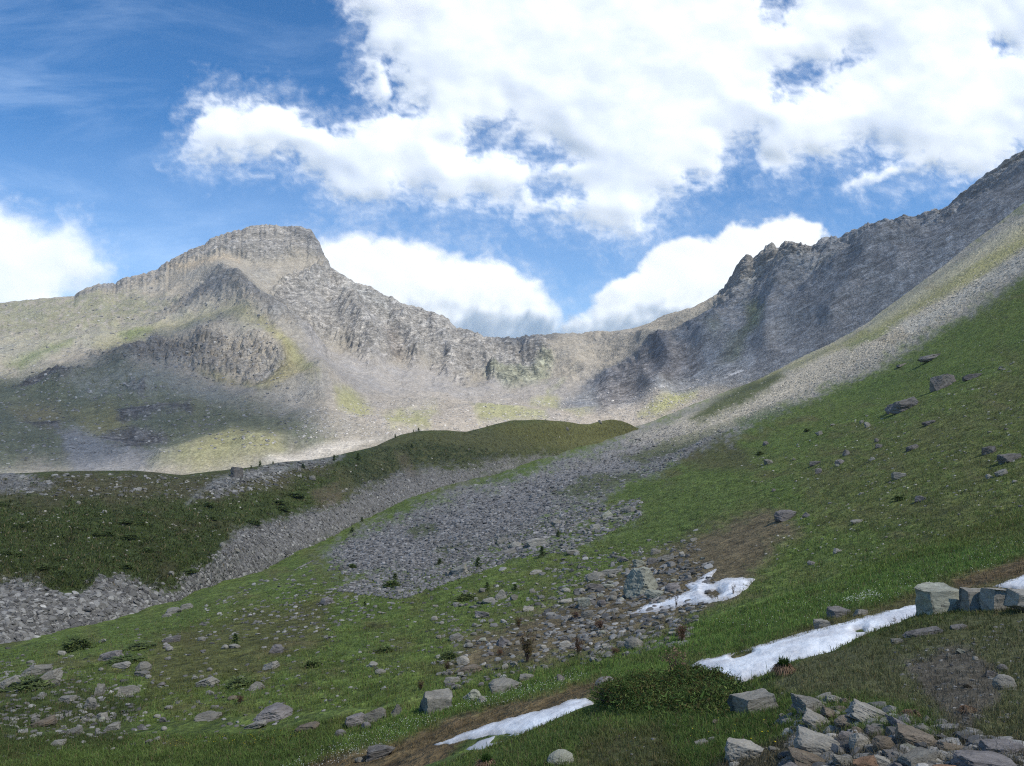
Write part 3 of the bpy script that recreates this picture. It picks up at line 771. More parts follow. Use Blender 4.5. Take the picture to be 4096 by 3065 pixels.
# ------------------------------------------------------------------ sky
world = bpy.data.worlds.new('World'); scene.world = world; world.use_nodes = True
t = NT(world.node_tree); bg = t.n['Background']
BG = 0.10
sky = t.new('ShaderNodeTexSky', sky_type='NISHITA')
sky.sun_disc = False; sky.sun_elevation = SUN_EL; sky.sun_rotation = math.atan2(SUN_H[0], SUN_H[1])
sky.altitude = 2300; sky.air_density = 1.0; sky.dust_density = 0.3; sky.ozone_density = 2.0
hsv = t.new('ShaderNodeHueSaturation'); hsv.inputs['Saturation'].default_value = 1.3; hsv.inputs['Value'].default_value = SKYV
t.l.new(sky.outputs[0], hsv.inputs['Color'])
gen = t.new('ShaderNodeTexCoord').outputs['Generated']
sx = t.new('ShaderNodeSeparateXYZ'); t.l.new(gen, sx.inputs[0])
ay = t.math('ADD', t.math('ABSOLUTE', sx.outputs[1]), .02)
cu = t.math('DIVIDE', sx.outputs[0], ay); cv = t.math('DIVIDE', sx.outputs[2], ay)
cb = t.new('ShaderNodeCombineXYZ'); t.l.new(cu, cb.inputs[0]); t.l.new(cv, cb.inputs[1])
uv = cb.outputs[0]
cir = t.noise(t.mapping(uv, rot=(0, 0, .45), scale=(1.0, 3.4, 1)), 3.2, 5, .62, .5)
side = t.maprange(cu, -.75, -.05, 1.0, .15)
cirr = t.math('MULTIPLY', t.maprange(cir.outputs['Fac'], .42, .82, 0, .30, True), side)
low = t.math('MULTIPLY', t.maprange(cv, .42, .12, 0, .22), t.maprange(cu, .25, -.3, .45, 1))
sk = t.mix(t.math('ADD', cirr, low), hsv.outputs[0], rgba((.62 / BG, .76 / BG, .95 / BG)))
t.l.new(sk, bg.inputs['Color']); bg.inputs['Strength'].default_value = BG
scene.view_settings.view_transform = 'Standard'; scene.view_settings.look = 'None'; scene.view_settings.gamma = 1
scene.view_settings.exposure = EXPO
scene.cycles.max_bounces = 5; scene.cycles.diffuse_bounces = 3; scene.cycles.transparent_max_bounces = 12

# ------------------------------------------------------------------ the clouds in view, about 9 km off
CD = 9000.0
MC2, t, b = new_mat('cloud_vapour')
at = t.new('ShaderNodeAttribute', attribute_name='cloudiness')
tr = t.new('ShaderNodeBsdfTransparent'); tl = t.new('ShaderNodeBsdfTranslucent'); df = t.new('ShaderNodeBsdfDiffuse')
tl.inputs[0].default_value = (.95, .95, .95, 1); df.inputs[0].default_value = (.95, .95, .95, 1)
m1 = t.new('ShaderNodeMixShader'); m1.inputs[0].default_value = .0
t.l.new(df.outputs[0], m1.inputs[1]); t.l.new(tl.outputs[0], m1.inputs[2])
m2 = t.new('ShaderNodeMixShader'); t.l.new(at.outputs['Fac'], m2.inputs[0]); t.l.new(tr.outputs[0], m2.inputs[1]); t.l.new(m1.outputs[0], m2.inputs[2])
t.l.new(m2.outputs[0], t.n['Material Output'].inputs[0])


def make_cloud(label, poly, holes, feather, ragged, dist, seed, puff=1.0, veil=0.0, thin=.08, dome=4.0, step=1.3):
    P_ = np.array(poly, float)
    x0, y0 = P_.min(0) - 45; x1, y1 = P_.max(0) + 45
    X_, Y_ = np.meshgrid(np.arange(x0, x1, step), np.arange(y0, y1, step))
    a_, e_ = ray(X_, Y_)
    u, v = a_ * F, -e_ * F
    wx = fbm(u / 45, v / 45, seed + 0 * u, 4, .55) * 22; wy = fbm(u / 45 + 50, v / 45, seed + 0 * u, 4, .55) * 18
    sdv = sdist(X_ + wx, Y_ + wy, poly)
    for hp in holes:
        sdv = np.minimum(sdv, -sdist(X_ + wx, Y_ + wy, hp) * 1.0)
    wisp = fbm(u / 16 + wx * .06, v / 13, seed + 5 + 0 * u, 6, .66)
    sde = sdv + ragged * wisp + ragged * .8 * fbm(u / 60, v / 50, seed + 2 + 0 * u, 3)
    al = smooth(sde / feather * .5 + .5)
    if veil:
        al = np.maximum(al, veil * smooth((sdv + 34 + 30 * wisp) / 40) * (.5 + .8 * wisp))
    al = np.clip(al * (1 - thin * smooth(.5 - 1.6 * fbm(u / 70, v / 45, seed + 9 + 0 * u, 4, .6))), 0, 1)
    bil = lambda s, k: 1 - np.abs(perlin(u / s + wx * .03, v / (s * .8), k + 0 * u)) * 2
    h = dome * (1 - np.exp(-np.maximum(sdv, 0) / 30)) + puff * (.9 * bil(95, seed) + .40 * bil(48, seed + 1) + .10 * bil(24, seed + 2))
    h = gauss_img(h, 2.5)
    h = gauss_img(h, 1.6) * (dist / F)
    Dd = dist - h + (y1 - Y_) * (dist / F) * .062
    on_ = al > .012
    kq_ = on_[:-1, :-1] | on_[1:, :-1] | on_[:-1, 1:] | on_[1:, 1:]
    me = mesh_grid('cloud', a_ * Dd, Dd, e_ * Dd, kq_, {'cloudiness': al})
    o_ = link('cloud', me, MC2)
    return tag(o_, label, 'cloud', None)


def gauss_img(v, s):
    v = np.apply_along_axis(gauss1, 1, v, s)
    return np.apply_along_axis(gauss1, 0, v, s)


BANK = [(350, -60), (352, 0), (364, 28), (368, 60), (366, 80), (372, 100), (391, 104), (417, 108), (392, 112), (361, 118), (338, 128), (312, 117), (278, 106), (262, 102), (240, 102), (228, 96), (214, 95), (207, 106), (199, 122), (190, 143), (185, 158), (208, 164), (231, 163), (255, 161), (280, 158), (301, 163), (317, 178), (331, 190), (354, 203),
        (372, 203), (393, 194), (410, 182), (428, 197), (440, 208), (456, 203), (475, 197), (498, 202), (516, 200), (530, 210), (547, 214), (560, 223), (581, 221), (600, 233), (616, 237), (640, 231), (655, 215), (674, 201), (692, 183), (709, 176), (716, 163), (730, 147), (757, 145), (766, 166), (790, 167), (806, 158), (836, 158), (859, 152),
        (876, 142), (892, 152), (905, 160), (882, 171), (862, 177), (855, 186), (872, 188), (894, 182), (924, 171), (956, 177), (993, 167), (1012, 152), (1030, 144), (1090, 140), (1120, -60)]
BHOLES = [[(464, 148), (474, 134), (500, 130), (502, 138), (486, 148), (470, 153)], [(508, 148), (520, 138), (556, 142), (562, 158), (545, 166), (520, 158)], [(532, 182), (560, 178), (578, 192), (560, 200), (538, 196)], [(780, 82), (800, 72), (830, 62), (858, 50), (862, 60), (840, 76), (815, 86)],
          [(760, -10), (800, -10), (796, 8), (770, 8)], [(996, 44), (1010, 42), (1018, 50), (1004, 53)], [(386, 60), (392, 56), (398, 85), (408, 95), (398, 98), (388, 84)]]
make_cloud('broad white cloud bank with ragged grey base spreading across the upper sky', BANK, BHOLES, 15, 24, CD * .8, 3.0, 1.0, .5, .17, 9.0)
make_cloud('white cumulus rising behind the saddle to the right of the rocky peak', [(300, 240), (322, 242), (336, 234), (354, 233), (382, 242), (405, 247), (428, 245), (451, 252), (475, 255), (493, 256), (507, 266), (522, 281), (542, 293), (558, 309), (562, 322), (566, 420), (300, 420)], [], 10, 10, CD, 21.0, 1.0, .35)
make_cloud('bright white cumulus leaning against the jagged right ridge', [(560, 420), (566, 328), (588, 308), (605, 288), (623, 281), (642, 264), (651, 257), (660, 246), (686, 236), (704, 237), (713, 227), (734, 219), (748, 220), (757, 230), (764, 221), (785, 218), (804, 218), (813, 227), (820, 239), (812, 252), (830, 300), (820, 420)], [], 5, 7, CD, 37.0, 1.1, .15)
make_cloud('soft white cloud at the left edge above the grassy shoulder', [(-70, 205), (0, 209), (10, 219), (28, 222), (44, 232), (62, 222), (77, 228), (85, 242), (95, 254), (106, 266), (97, 277), (80, 285), (60, 292), (60, 360), (-70, 380)], [], 20, 12, CD, 53.0, 1.0, .4)

# ------------------------------------------------------------------ the air of the valley
zlo = min(float(q.Z.min()) for q in (W, G, M, K)) - 1.0; zhi = float(W.Z.max()) + 12.0
bx = np.array([(x, y, z) for x in (-4200, 4200) for y in (-60, 3000) for z in (zlo, zhi)], float)
hz = mesh_raw('haze', bx, np.array([(0, 1, 3, 2), (4, 6, 7, 5), (0, 4, 5, 1), (2, 3, 7, 6), (0, 2, 6, 4), (1, 5, 7, 3)]), None, False)
mh = bpy.data.materials.new('haze'); mh.use_nodes = True; mh.node_tree.nodes.clear()
t = NT(mh.node_tree); vo = t.new('ShaderNodeVolumePrincipled'); ou = t.new('ShaderNodeOutputMaterial')
vo.inputs['Color'].default_value = (.80, .90, 1.0, 1); vo.inputs['Density'].default_value = HAZE; vo.inputs['Anisotropy'].default_value = .2
t.l.new(vo.outputs[0], ou.inputs['Volume'])
if HAZE > 0:
    o = link('haze', hz, mh); o['kind'] = 'stuff'

scene.cycles.use_denoising = False
scene.cycles.filter_width = 1.15
scene.cycles.sample_clamp_indirect = 2.0
scene.cycles.sample_clamp_direct = 6.0
# ------------------------------------------------------------------ placing things on the terrain
SHEETS = (K, G, M, W)


def hit(px, py, sheets=SHEETS):
    best = None; bs = None
    for s in sheets:
        h = s.hit(px, py)
        if h is not None and (best is None or h[1] < best[1]):
            best, bs = h, s
    return best, bs


def hit_near(px, py, sheets=SHEETS):
    """like hit, but a point just above a crest falls onto the crest"""
    for k in range(40):
        h, s = hit(px, py + .5 * k, sheets)
        if h is not None:
            return h, s


def cover_at(s, p):
    j = min(max(int(np.searchsorted(s.a, p[0] / p[1])), 0), len(s.a) - 1)
    i = min(int(np.argmax(s.D[:, j] >= p[1])), s.D.shape[0] - 1)
    return s.cov.c[i, j]


def slope_at(s, p):
    """terrain normal (rough)"""
    j = min(max(int(np.searchsorted(s.a, p[0] / p[1])), 6), len(s.a) - 7)
    i = min(max(int(np.argmax(s.D[:, j] >= p[1])), 5), s.D.shape[0] - 6)
    P = lambda a, b: np.array([s.X[a, b], s.Y[a, b], s.Z[a, b]])
    n = np.cross(P(i, j + 6) - P(i, j - 6), P(i + 5, j) - P(i - 5, j))
    return n / (np.linalg.norm(n) + 1e-9)


def in_poly(n, poly):
    P_ = np.array(poly, float); out = []
    x0, y0 = P_.min(0); x1, y1 = P_.max(0)
    while sum(len(o) for o in out) < n:
        q = np.stack([rng.uniform(x0, x1, n * 2), rng.uniform(y0, y1, n * 2)], 1)
        out.append(q[sdist(q[:, 0], q[:, 1], poly) > 0])
    return np.concatenate(out)[:n]


# ------------------------------------------------------------------ rock
def ico(sub):
    t = (1 + 5 ** .5) / 2
    v = [(-1, t, 0), (1, t, 0), (-1, -t, 0), (1, -t, 0), (0, -1, t), (0, 1, t), (0, -1, -t), (0, 1, -t), (t, 0, -1), (t, 0, 1), (-t, 0, -1), (-t, 0, 1)]
    f = [(0, 11, 5), (0, 5, 1), (0, 1, 7), (0, 7, 10), (0, 10, 11), (1, 5, 9), (5, 11, 4), (11, 10, 2), (10, 7, 6), (7, 1, 8), (3, 9, 4), (3, 4, 2), (3, 2, 6), (3, 6, 8), (3, 8, 9), (4, 9, 5), (2, 4, 11), (6, 2, 10), (8, 6, 7), (9, 8, 1)]
    v = [np.array(p) / np.linalg.norm(p) for p in v]
    for _ in range(sub):
        mid = {}; nf = []

        def m(a, b):
            k = (min(a, b), max(a, b))
            if k not in mid:
                p = v[a] + v[b]; v.append(p / np.linalg.norm(p)); mid[k] = len(v) - 1
            return mid[k]
        for a, b, c in f:
            x, y, z = m(a, b), m(b, c), m(c, a)
            nf += [(a, x, z), (b, y, x), (c, z, y), (x, y, z)]
        f = nf
    return np.array(v), np.array(f)


ICO = {k: ico(k) for k in (0, 1, 2, 4)}


def rock_shape(seed, sub, kind='block'):
    """an angular stone about one unit across, resting flat side down"""
    r = np.random.default_rng(seed)
    v, f = ICO[sub]
    v = v.copy()
    if kind == 'cuboid':
        v = v * 1.5
    np_ = {'round': 9, 'block': 13, 'slab': 12, 'point': 11, 'cuboid': 9, 'peak': 9}[kind]
    base = {'round': .80, 'block': .60, 'slab': .60, 'point': .66, 'cuboid': .66, 'peak': .62}[kind] * (.86 if sub < 2 else 1)
    if kind in ('block', 'slab'):                      # broad faces of a split block
        nn = [np.array(q, float) for q in ((1, .1, 0), (-1, .15, .1), (.1, 1, .1), (0, -1, .15), (.08, 0, 1), (0, 0, -1))]
        nn = [q + r.normal(0, .16, 3) for q in nn]
        dd = list(r.uniform(.50, .64, 6))
    else:
        nn, dd = [], []
    if kind == 'cuboid':
        nn = [np.array(q, float) + r.normal(0, .13, 3) for q in ((1, 0, 0), (-1, 0, 0), (0, 1, 0), (0, -1, 0), (0, 0, 1), (0, 0, -1))]; dd = list(r.uniform(.48, .54, 6))
    for _ in range(np_):
        nn.append(r.normal(size=3)); dd.append(base * r.uniform(.92, 1.25))
    for n, d in zip(nn, dd):
        n = n / np.linalg.norm(n)
        v = v - np.outer(np.maximum(v @ n - d, 0), n) * (1.0 if sub < 2 or kind == 'cuboid' else .97)
    if kind == 'peak':
        v[:, :2] *= (1.02 - .16 * np.clip(v[:, 2:3] + .5, 0, 1))
    if kind == 'point':
        v[:, :2] *= (1 - .38 * np.clip(v[:, 2:3] + .3, 0, .8))
    if sub >= 2:
        o = r.uniform(0, 50)
        lay = v[:, 2] * {'round': 4, 'slab': 5, 'cuboid': 3.2}.get(kind, 5) + .8 * v[:, 0] + 1.2 * perlin(v[:, 0] * 1.8 + o, v[:, 1] * 1.8, v[:, 2]) * 1.4
        st = (lay - np.floor(lay)); st = np.where(st < .25, 1 - st / .25, 0)
        rad = 1 - {'round': .015, 'cuboid': .03}.get(kind, .05) * st + {'cuboid': .14, 'round': .14}.get(kind, .20) * fbm(v[:, 0] * 2.2 + o, v[:, 1] * 2.2, v[:, 2] * 3.4, 5, .6)
        v = v * rad[:, None]
    mn, mx = v.min(0), v.max(0)
    v = (v - (mn + mx) / 2) / (mx - mn)
    return v, f


def stone_mat(name, tones, lichen=0.35, cracks=.45, attr=False, scale=1.0):
    m, t, b = new_mat(name)
    tc = t.new('ShaderNodeTexCoord')
    oi = t.new('ShaderNodeObjectInfo')
    off = t.vmath('MULTIPLY', oi.outputs['Location'], (.37, .41, .53))
    co = t.vmath('ADD', tc.outputs['Object'], off)
    if attr:
        col = t.new('ShaderNodeAttribute', attribute_name='cover').outputs['Color']
    else:
        n0 = t.noise(co, 1.6 * scale, 4, .6)
        wm = lambda c: rgba((c[0] * .99, c[1] * .955, c[2] * .88))
        col = t.mix(t.maprange(n0.outputs['Fac'], .35, .65, 0, 1), wm(tones[0]), wm(tones[1]))
        col = t.mix(1.0, col, t.maprange(oi.outputs['Random'], 0, 1, .82, 1.15), 'MULTIPLY')
    st = t.noise(t.mapping(t.mapping(co, rot=(.12, .22, 0)), scale=(1, 1, 3)), 1.8 * scale, 6, .7, 1.0)
    col = t.mix(1.0, col, t.maprange(st.outputs['Fac'], .30, .68, 1 - cracks, 1 + cracks * .45), 'MULTIPLY')
    gr = t.noise(co, 22 * scale, 3, .7)
    col = t.mix(1.0, col, t.maprange(gr.outputs['Fac'], .3, .7, .8, 1.2), 'MULTIPLY')
    if lichen:
        l1 = t.noise(co, 5.0 * scale, 5, .7)
        col = t.mix(t.maprange(l1.outputs['Fac'], .60, .68, 0, lichen), col, rgba((.30, .32, .21)))
        l2 = t.noise(t.vmath('ADD', co, (9, 3, 4)), 7.0 * scale, 4, .7)
        col = t.mix(t.maprange(l2.outputs['Fac'], .62, .68, 0, lichen * 1.6), col, rgba((.05, .052, .05)))
    t.put(b.inputs['Base Color'], col)
    h = t.math('ADD', t.math('MULTIPLY', st.outputs['Fac'], 1.0), t.math('MULTIPLY', gr.outputs['Fac'], .25))
    bp = t.new('ShaderNodeBump'); bp.inputs['Strength'].default_value = .5; bp.inputs['Distance'].default_value = .07
    t.put(bp.inputs['Height'], h); t.put(b.inputs['Normal'], bp.outputs[0])
    b.inputs['Roughness'].default_value = .9
    return m


MS = {'g': stone_mat('grey_schist', ((.235, .232, .212), (.178, .175, .16)), .3, .38),
      'p': stone_mat('pale_schist', ((.31, .305, .28), (.245, .24, .22)), .25, .32),
      'd': stone_mat('dark_schist', ((.135, .13, .13), (.19, .185, .18)), .15, .6),
      'v': stone_mat('violet_grey_schist', ((.205, .196, .20), (.158, .15, .152)), .15, .42),
      'n': stone_mat('green_grey_schist', ((.31, .325, .28), (.25, .262, .225)), .6, .4),
      'b': stone_mat('brown_schist', ((.205, .175, .14), (.155, .135, .11)), .4, .45),
      'r': stone_mat('rusty_schist', ((.24, .15, .095), (.19, .135, .10)), .2, .4)}
_shape_cache = {}


def boulder_mesh(seed, kind, mat, sub=4):
    k = (seed, kind, mat, sub)
    if k not in _shape_cache:
        v, f = rock_shape(seed, sub, kind)
        me = mesh_raw('boulder', v, f, None, False)
        me.materials.append(MS[mat]); _shape_cache[k] = me
    return _shape_cache[k]


def place_rock(px, base, w, h, rot, mat, kind, seed, name='boulder', sub=4, depth=.75, sheets=SHEETS, sink=.32, yaw=None):
    """a stone seen at px, standing on the terrain at py = base, w x h trace pixels large"""
    p, s = hit_near(px, base, sheets)
    k = p[1] / F * 1.0
    o = bpy.data.objects.new(name, boulder_mesh(seed, kind, mat, sub)); COL.objects.link(o)
    ww, hh = w * k, h * k
    n = slope_at(s, p)
    o.scale = (ww * 1.04, max(ww * depth, hh * .7), hh * (1 + sink) * 1.08)
    o.location = (p[0], p[1] + ww * .18, p[2] + hh * (.5 - sink * .5))
    o.rotation_euler = (-.25 * n[1], math.radians(-rot), rng.uniform(-.35, .35) if yaw is None else yaw)
    return o


# px, base, width, height (trace pixels), tilt (degrees, right side up), stone, shape, label
HERO = [
 (33, 675, 34, 12, 8, 'g', 'slab', 'grey slab behind the tilted pale slab at the left edge of the meadow'),
 (47, 683, 28, 13, 22, 'p', 'slab', 'tilted pale slab in front of a grey one near the left edge'),
 (8, 690, 26, 14, 24, 'g', 'slab', 'grey slab leaning right at the very left edge of the picture'),
 (110, 660, 24, 10, 8, 'v', 'slab', 'violet grey slab in dark heath, left part of the valley floor'),
 (121, 668, 22, 6, 10, 'p', 'slab', 'thin pale slab just below the violet grey slab on the left'),
 (142, 671, 18, 11, 4, 'g', 'round', 'humped grey boulder with two thin slabs at its foot, left slope'),
 (141, 676, 20, 5, 2, 'g', 'slab', 'thin slab at the foot of the humped boulder'),
 (98, 696, 11, 15, -8, 'g', 'block', 'narrow upright grey boulder in the left rubble'),
 (127, 695, 24, 11, 8, 'g', 'block', 'wide cracked grey boulder right of the narrow upright one'),
 (90, 709, 16, 13, -4, 'g', 'block', 'squarish grey boulder above a fan of small stones on the left'),
 (66, 702, 22, 7, 12, 'g', 'slab', 'grey slab rising to the right in dark heath on the left'),
 (100, 720, 14, 8, 10, 'p', 'block', 'pale stone at the top of the left stone fan'),
 (111, 730, 18, 7, 6, 'g', 'slab', 'broad low stone at the right foot of the left stone fan'),
 (73, 735, 20, 8, 16, 'g', 'slab', 'low slab with green edge below the left stone fan'),
 (56, 746, 18, 6, 14, 'g', 'slab', 'lowest slab in the grass near the bottom left corner'),
 (40, 727, 28, 9, 12, 'b', 'slab', 'long brownish slab left of the stone fan'),
 (171, 614, 20, 7, 16, 'g', 'slab', 'long grey slab at the talus edge, left of centre'),
 (186, 609, 15, 6, 10, 'g', 'slab', 'pale grey slab right behind the long talus edge slab'),
 (166, 617, 12, 4, 14, 'p', 'slab', 'small pale slab at the left end of the talus edge slabs'),
 (170, 642, 22, 6, 8, 'd', 'slab', 'dark broken ledge in the heath below the talus'),
 (201, 641, 10, 5, 14, 'g', 'round', 'lone rounded stone on olive turf right of the dark ledge'),
 (326, 604, 17, 8, 8, 'v', 'round', 'lone pinkish grey boulder on open green turf, centre left'),
 (276, 653, 16, 10, -6, 'v', 'block', 'peaked violet grey boulder on the olive turf'),
 (233, 648, 13, 4, 6, 'g', 'slab', 'flat stone in front of the small dark conifer'),
 (270, 669, 18, 8, 14, 'p', 'block', 'pale boulder rising right, below the peaked violet one'),
 (207, 686, 24, 9, 14, 'p', 'slab', 'pale double slab on the left turf'),
 (209, 695, 11, 6, 28, 'g', 'slab', 'slender stone tilted steeply below the pale double slab'),
 (256, 690, 20, 9, -6, 'g', 'point', 'crumpled grey boulder beside a dark mossy hump'),
 (232, 700, 12, 5, 4, 'b', 'round', 'low brownish stone left of a dry straw tuft'),
 (206, 720, 28, 7, 4, 'g', 'slab', 'low flat boulder with pale top in the lower left meadow'),
 (272, 720, 44, 14, 7, 'v', 'slab', 'largest slab of the lower left meadow, long and violet grey'),
 (255, 728, 26, 6, 16, 'p', 'slab', 'pale sloping slab under the largest meadow slab'),
 (307, 731, 26, 8, 18, 'b', 'slab', 'brownish ledge sloping up right of the largest meadow slab'),
 (340, 736, 14, 7, 4, 'd', 'round', 'small black stone under the broken outcrop in the meadow'),
 (356, 726, 26, 13, 10, 'v', 'block', 'left lump of the broken outcrop in the meadow'),
 (374, 721, 30, 14, 10, 'g', 'block', 'middle lump of the broken outcrop in the meadow'),
 (396, 716, 13, 14, -12, 'g', 'point', 'upright split stone at the right end of the broken outcrop'),
 (366, 729, 12, 8, 0, 'v', 'round', 'small lump at the foot of the broken outcrop'),
 (436, 712, 40, 24, 8, 'g', 'cuboid', 'big layered block beside the meadow, left of two pale stones'),
 (473, 700, 24, 13, -4, 'n', 'point', 'greenish pointed boulder right of the big layered block'),
 (482, 703, 14, 7, 6, 'p', 'block', 'pale cube leaning on the greenish pointed boulder'),
 (505, 691, 36, 13, 14, 'g', 'slab', 'long cracked slab stretching right from the pointed boulder'),
 (527, 680, 18, 7, 10, 'g', 'slab', 'thin end piece of the long cracked slab'),
 (561, 682, 10, 11, 20, 'v', 'point', 'single pointed stone standing alone in the green meadow'),
 (606, 688, 26, 13, 12, 'v', 'round', 'smooth violet grey boulder at the left tip of the juniper'),
 (380, 757, 34, 11, 8, 'd', 'slab', 'dark lichened ledge in straw at the bottom of the picture'),
 (359, 762, 12, 5, 4, 'g', 'round', 'small grey stone at the left end of the dark straw ledge'),
 (501, 599, 15, 12, -8, 'p', 'point', 'pale pointed boulder above a flat one, centre rubble'),
 (490, 603, 18, 6, 6, 'p', 'slab', 'flat pale boulder under the pale pointed boulder'),
 (514, 600, 9, 7, -12, 'g', 'block', 'small stone leaning right of the pale pointed boulder'),
 (482, 618, 19, 8, -3, 'v', 'slab', 'smooth violet grey slab on mossy grass, centre'),
 (585, 607, 16, 13, 24, 'n', 'block', 'greenish boulder leaning right, left edge of the rubble bowl'),
 (602, 606, 11, 8, 20, 'v', 'round', 'violet boulder right of the greenish leaning one'),
 (588, 618, 16, 9, 14, 'g', 'slab', 'grey slab below the greenish leaning boulder'),
 (642, 594, 42, 33, 4, 'n', 'peak', 'biggest boulder of the rubble bowl, greenish, broad and peaked'),
 (654, 598, 22, 10, -10, 'n', 'slab', 'greenish slab fallen against the foot of the biggest boulder'),
 (673, 591, 19, 10, 4, 'v', 'round', 'dark violet boulder between the biggest boulder and the snow'),
 (596, 589, 19, 7, -4, 'd', 'slab', 'dark slab on the left rim of the rubble bowl'),
 (609, 588, 13, 5, 2, 'n', 'slab', 'short greenish slab next to the dark rim slab'),
 (596, 580, 24, 9, 6, 'g', 'round', 'low grey hump with a dark grass cap, upper rim of the rubble'),
 (612, 574, 26, 5, 8, 'g', 'slab', 'thin layered slabs along the upper rim of the rubble'),
 (640, 566, 15, 8, -4, 'n', 'block', 'squared stone behind the biggest boulder, left of its dark twin'),
 (652, 564, 12, 7, 4, 'd', 'block', 'dark squared stone behind the biggest boulder'),
 (622, 562, 12, 7, 0, 'g', 'round', 'rounded stone on the green edge above the rubble'),
 (656, 554, 13, 7, 6, 'g', 'point', 'topmost peaked stone of the rubble heap'),
 (668, 560, 16, 6, 6, 'g', 'slab', 'flat slabs at the upper right of the rubble heap'),
 (566, 647, 16, 7, -2, 'p', 'block', 'pale oblong block lying on brown ground'),
 (635, 649, 24, 13, 4, 'g', 'round', 'grey dome shaped boulder with moss cap at the meadow edge'),
 (610, 657, 14, 6, 4, 'g', 'round', 'grey stone at the meadow edge left of the domed boulder'),
 (503, 646, 20, 10, 4, 'v', 'point', 'jumbled violet boulder in brown grass, centre'),
 (463, 664, 15, 10, 8, 'p', 'block', 'pale split boulder on the brown edge of the turf'),
 (470, 672, 28, 7, 6, 'b', 'slab', 'brownish layered ledge above the meadow, centre'),
 (452, 683, 20, 6, 2, 'g', 'slab', 'flat top stone of the ruined wall like ledge'),
 (450, 688, 12, 6, 6, 'v', 'block', 'violet block under the flat top stone'),
 (373, 667, 12, 7, 22, 'p', 'point', 'pale stone standing tilted on the turf, centre left'),
 (380, 674, 13, 6, 0, 'g', 'round', 'low grey stone just below the tilted pale one'),
 (456, 640, 17, 7, 12, 'g', 'block', 'cluster stone on bright turf above the brown ground'),
 (528, 611, 15, 6, -4, 'p', 'slab', 'pale stone in the middle of the small stones, centre'),
 (566, 603, 15, 5, 2, 'p', 'slab', 'flat pale slab left of the greenish leaning boulder'),
 (566, 592, 12, 5, 2, 'p', 'round', 'pale oval stone in the grass above the flat pale slab'),
 (398, 593, 9, 4, 6, 'g', 'round', 'isolated grey stone on the wide turf left of the rubble'),
 (561, 765, 32, 16, 4, 'n', 'round', 'lichen covered boulder on the grassy left flank of the near knoll'),
 # the knoll
 (842, 616, 30, 10, 6, 'd', 'slab', 'dark schist slab lying across a pale block beside the snow'),
 (823, 629, 19, 12, 4, 'g', 'block', 'grey block carrying the dark slab, at the snow edge'),
 (862, 615, 18, 7, -4, 'g', 'slab', 'grey slab right of the dark slab, above the snow'),
 (757, 712, 52, 20, 10, 'p', 'cuboid', 'large flat topped pale slab with a broken side on the knoll'),
 (727, 703, 28, 12, 10, 'g', 'block', 'rough block left of the large flat topped slab'),
 (746, 760, 44, 22, 4, 'p', 'block', 'pale boulder with black lichen on the lawn of the knoll'),
 (1007, 690, 25, 18, -6, 'p', 'round', 'round cream coloured boulder on bare earth at the right edge'),
 (1004, 671, 14, 8, -4, 'v', 'round', 'small violet stone above the round cream boulder'),
 (992, 676, 12, 6, -4, 'd', 'block', 'dark stone left of the round cream boulder'),
 (702, 746, 17, 6, 4, 'g', 'slab', 'flat mossy stone in the grass left of the black lichen boulder'),
 (718, 723, 13, 3, -12, 'b', 'slab', 'brown sliver of stone below the rough block'),
 (713, 741, 11, 4, 4, 'v', 'round', 'small violet stone above the flat mossy stone'),
 (784, 719, 11, 6, -14, 'p', 'block', 'pale stone in grass between the large slab and the stone heap'),
 (982, 720, 9, 5, -4, 'v', 'block', 'small violet stone on the bare earth above the dark end boulders'),
 (898, 643, 14, 5, 10, 'g', 'slab', 'slab poking out of turf below the snow on the right'),
 (976, 660, 7, 5, 0, 'p', 'round', 'fist like pale stone on the gravelly earth'),
 (962, 653, 11, 4, -18, 'n', 'slab', 'mossy stone at the top of the gravelly earth'),
 (952, 658, 10, 5, -20, 'g', 'slab', 'grey chip below the mossy stone on the earth'),
 (969, 688, 14, 3, -32, 'b', 'slab', 'narrow stone splinter lying downhill on the earth'),
 (960, 629, 20, 4, 10, 'd', 'slab', 'dark schist ledge sticking out of turf near the outcrop'),
 (925, 635, 40, 5, 12, 'd', 'slab', 'long black schist ledge under the turf of the knoll'),
 # the right hillside
 (905, 410, 38, 16, 5, 'd', 'block', 'dark cliff like boulder cluster on the right hillside'),
 (892, 412, 16, 9, 0, 'v', 'block', 'left lump of the dark cliff like cluster'),
 (912, 405, 18, 8, 6, 'g', 'round', 'pale round belly of the dark cliff like cluster'),
 (943, 388, 28, 17, 14, 'd', 'block', 'dark rock face higher up the right hillside'),
 (952, 383, 14, 12, 10, 'v', 'block', 'violet shoulder of the upper dark rock face'),
 (974, 378, 24, 6, 14, 'd', 'slab', 'dark ledge right of the upper rock face'),
 (934, 358, 32, 5, 10, 'd', 'slab', 'uppermost dark ledge of the green hillside'),
 (902, 366, 15, 3, 12, 'g', 'slab', 'thin grey ledge left of the uppermost dark ledge'),
 (786, 520, 26, 12, 4, 'v', 'slab', 'ribbed violet boulder where green turf turns brown'),
 (807, 517, 10, 6, 10, 'v', 'point', 'small companion right of the ribbed violet boulder'),
 (857, 523, 15, 4, 8, 'g', 'slab', 'flat grey stone alone on the right hillside'),
 (921, 501, 13, 7, 6, 'v', 'block', 'violet split stone, right hillside below centre'),
 (820, 435, 8, 5, 28, 'p', 'block', 'pale stone tipped uphill, left part of the hillside stones'),
 (868, 427, 8, 7, 24, 'p', 'block', 'pale stone below the dark cliff like cluster'),
 (862, 423, 6, 4, 10, 'g', 'block', 'grey stone left of the pale one below the cluster'),
 (879, 448, 9, 5, -6, 'v', 'block', 'lower of two stacked violet stones on the hillside'),
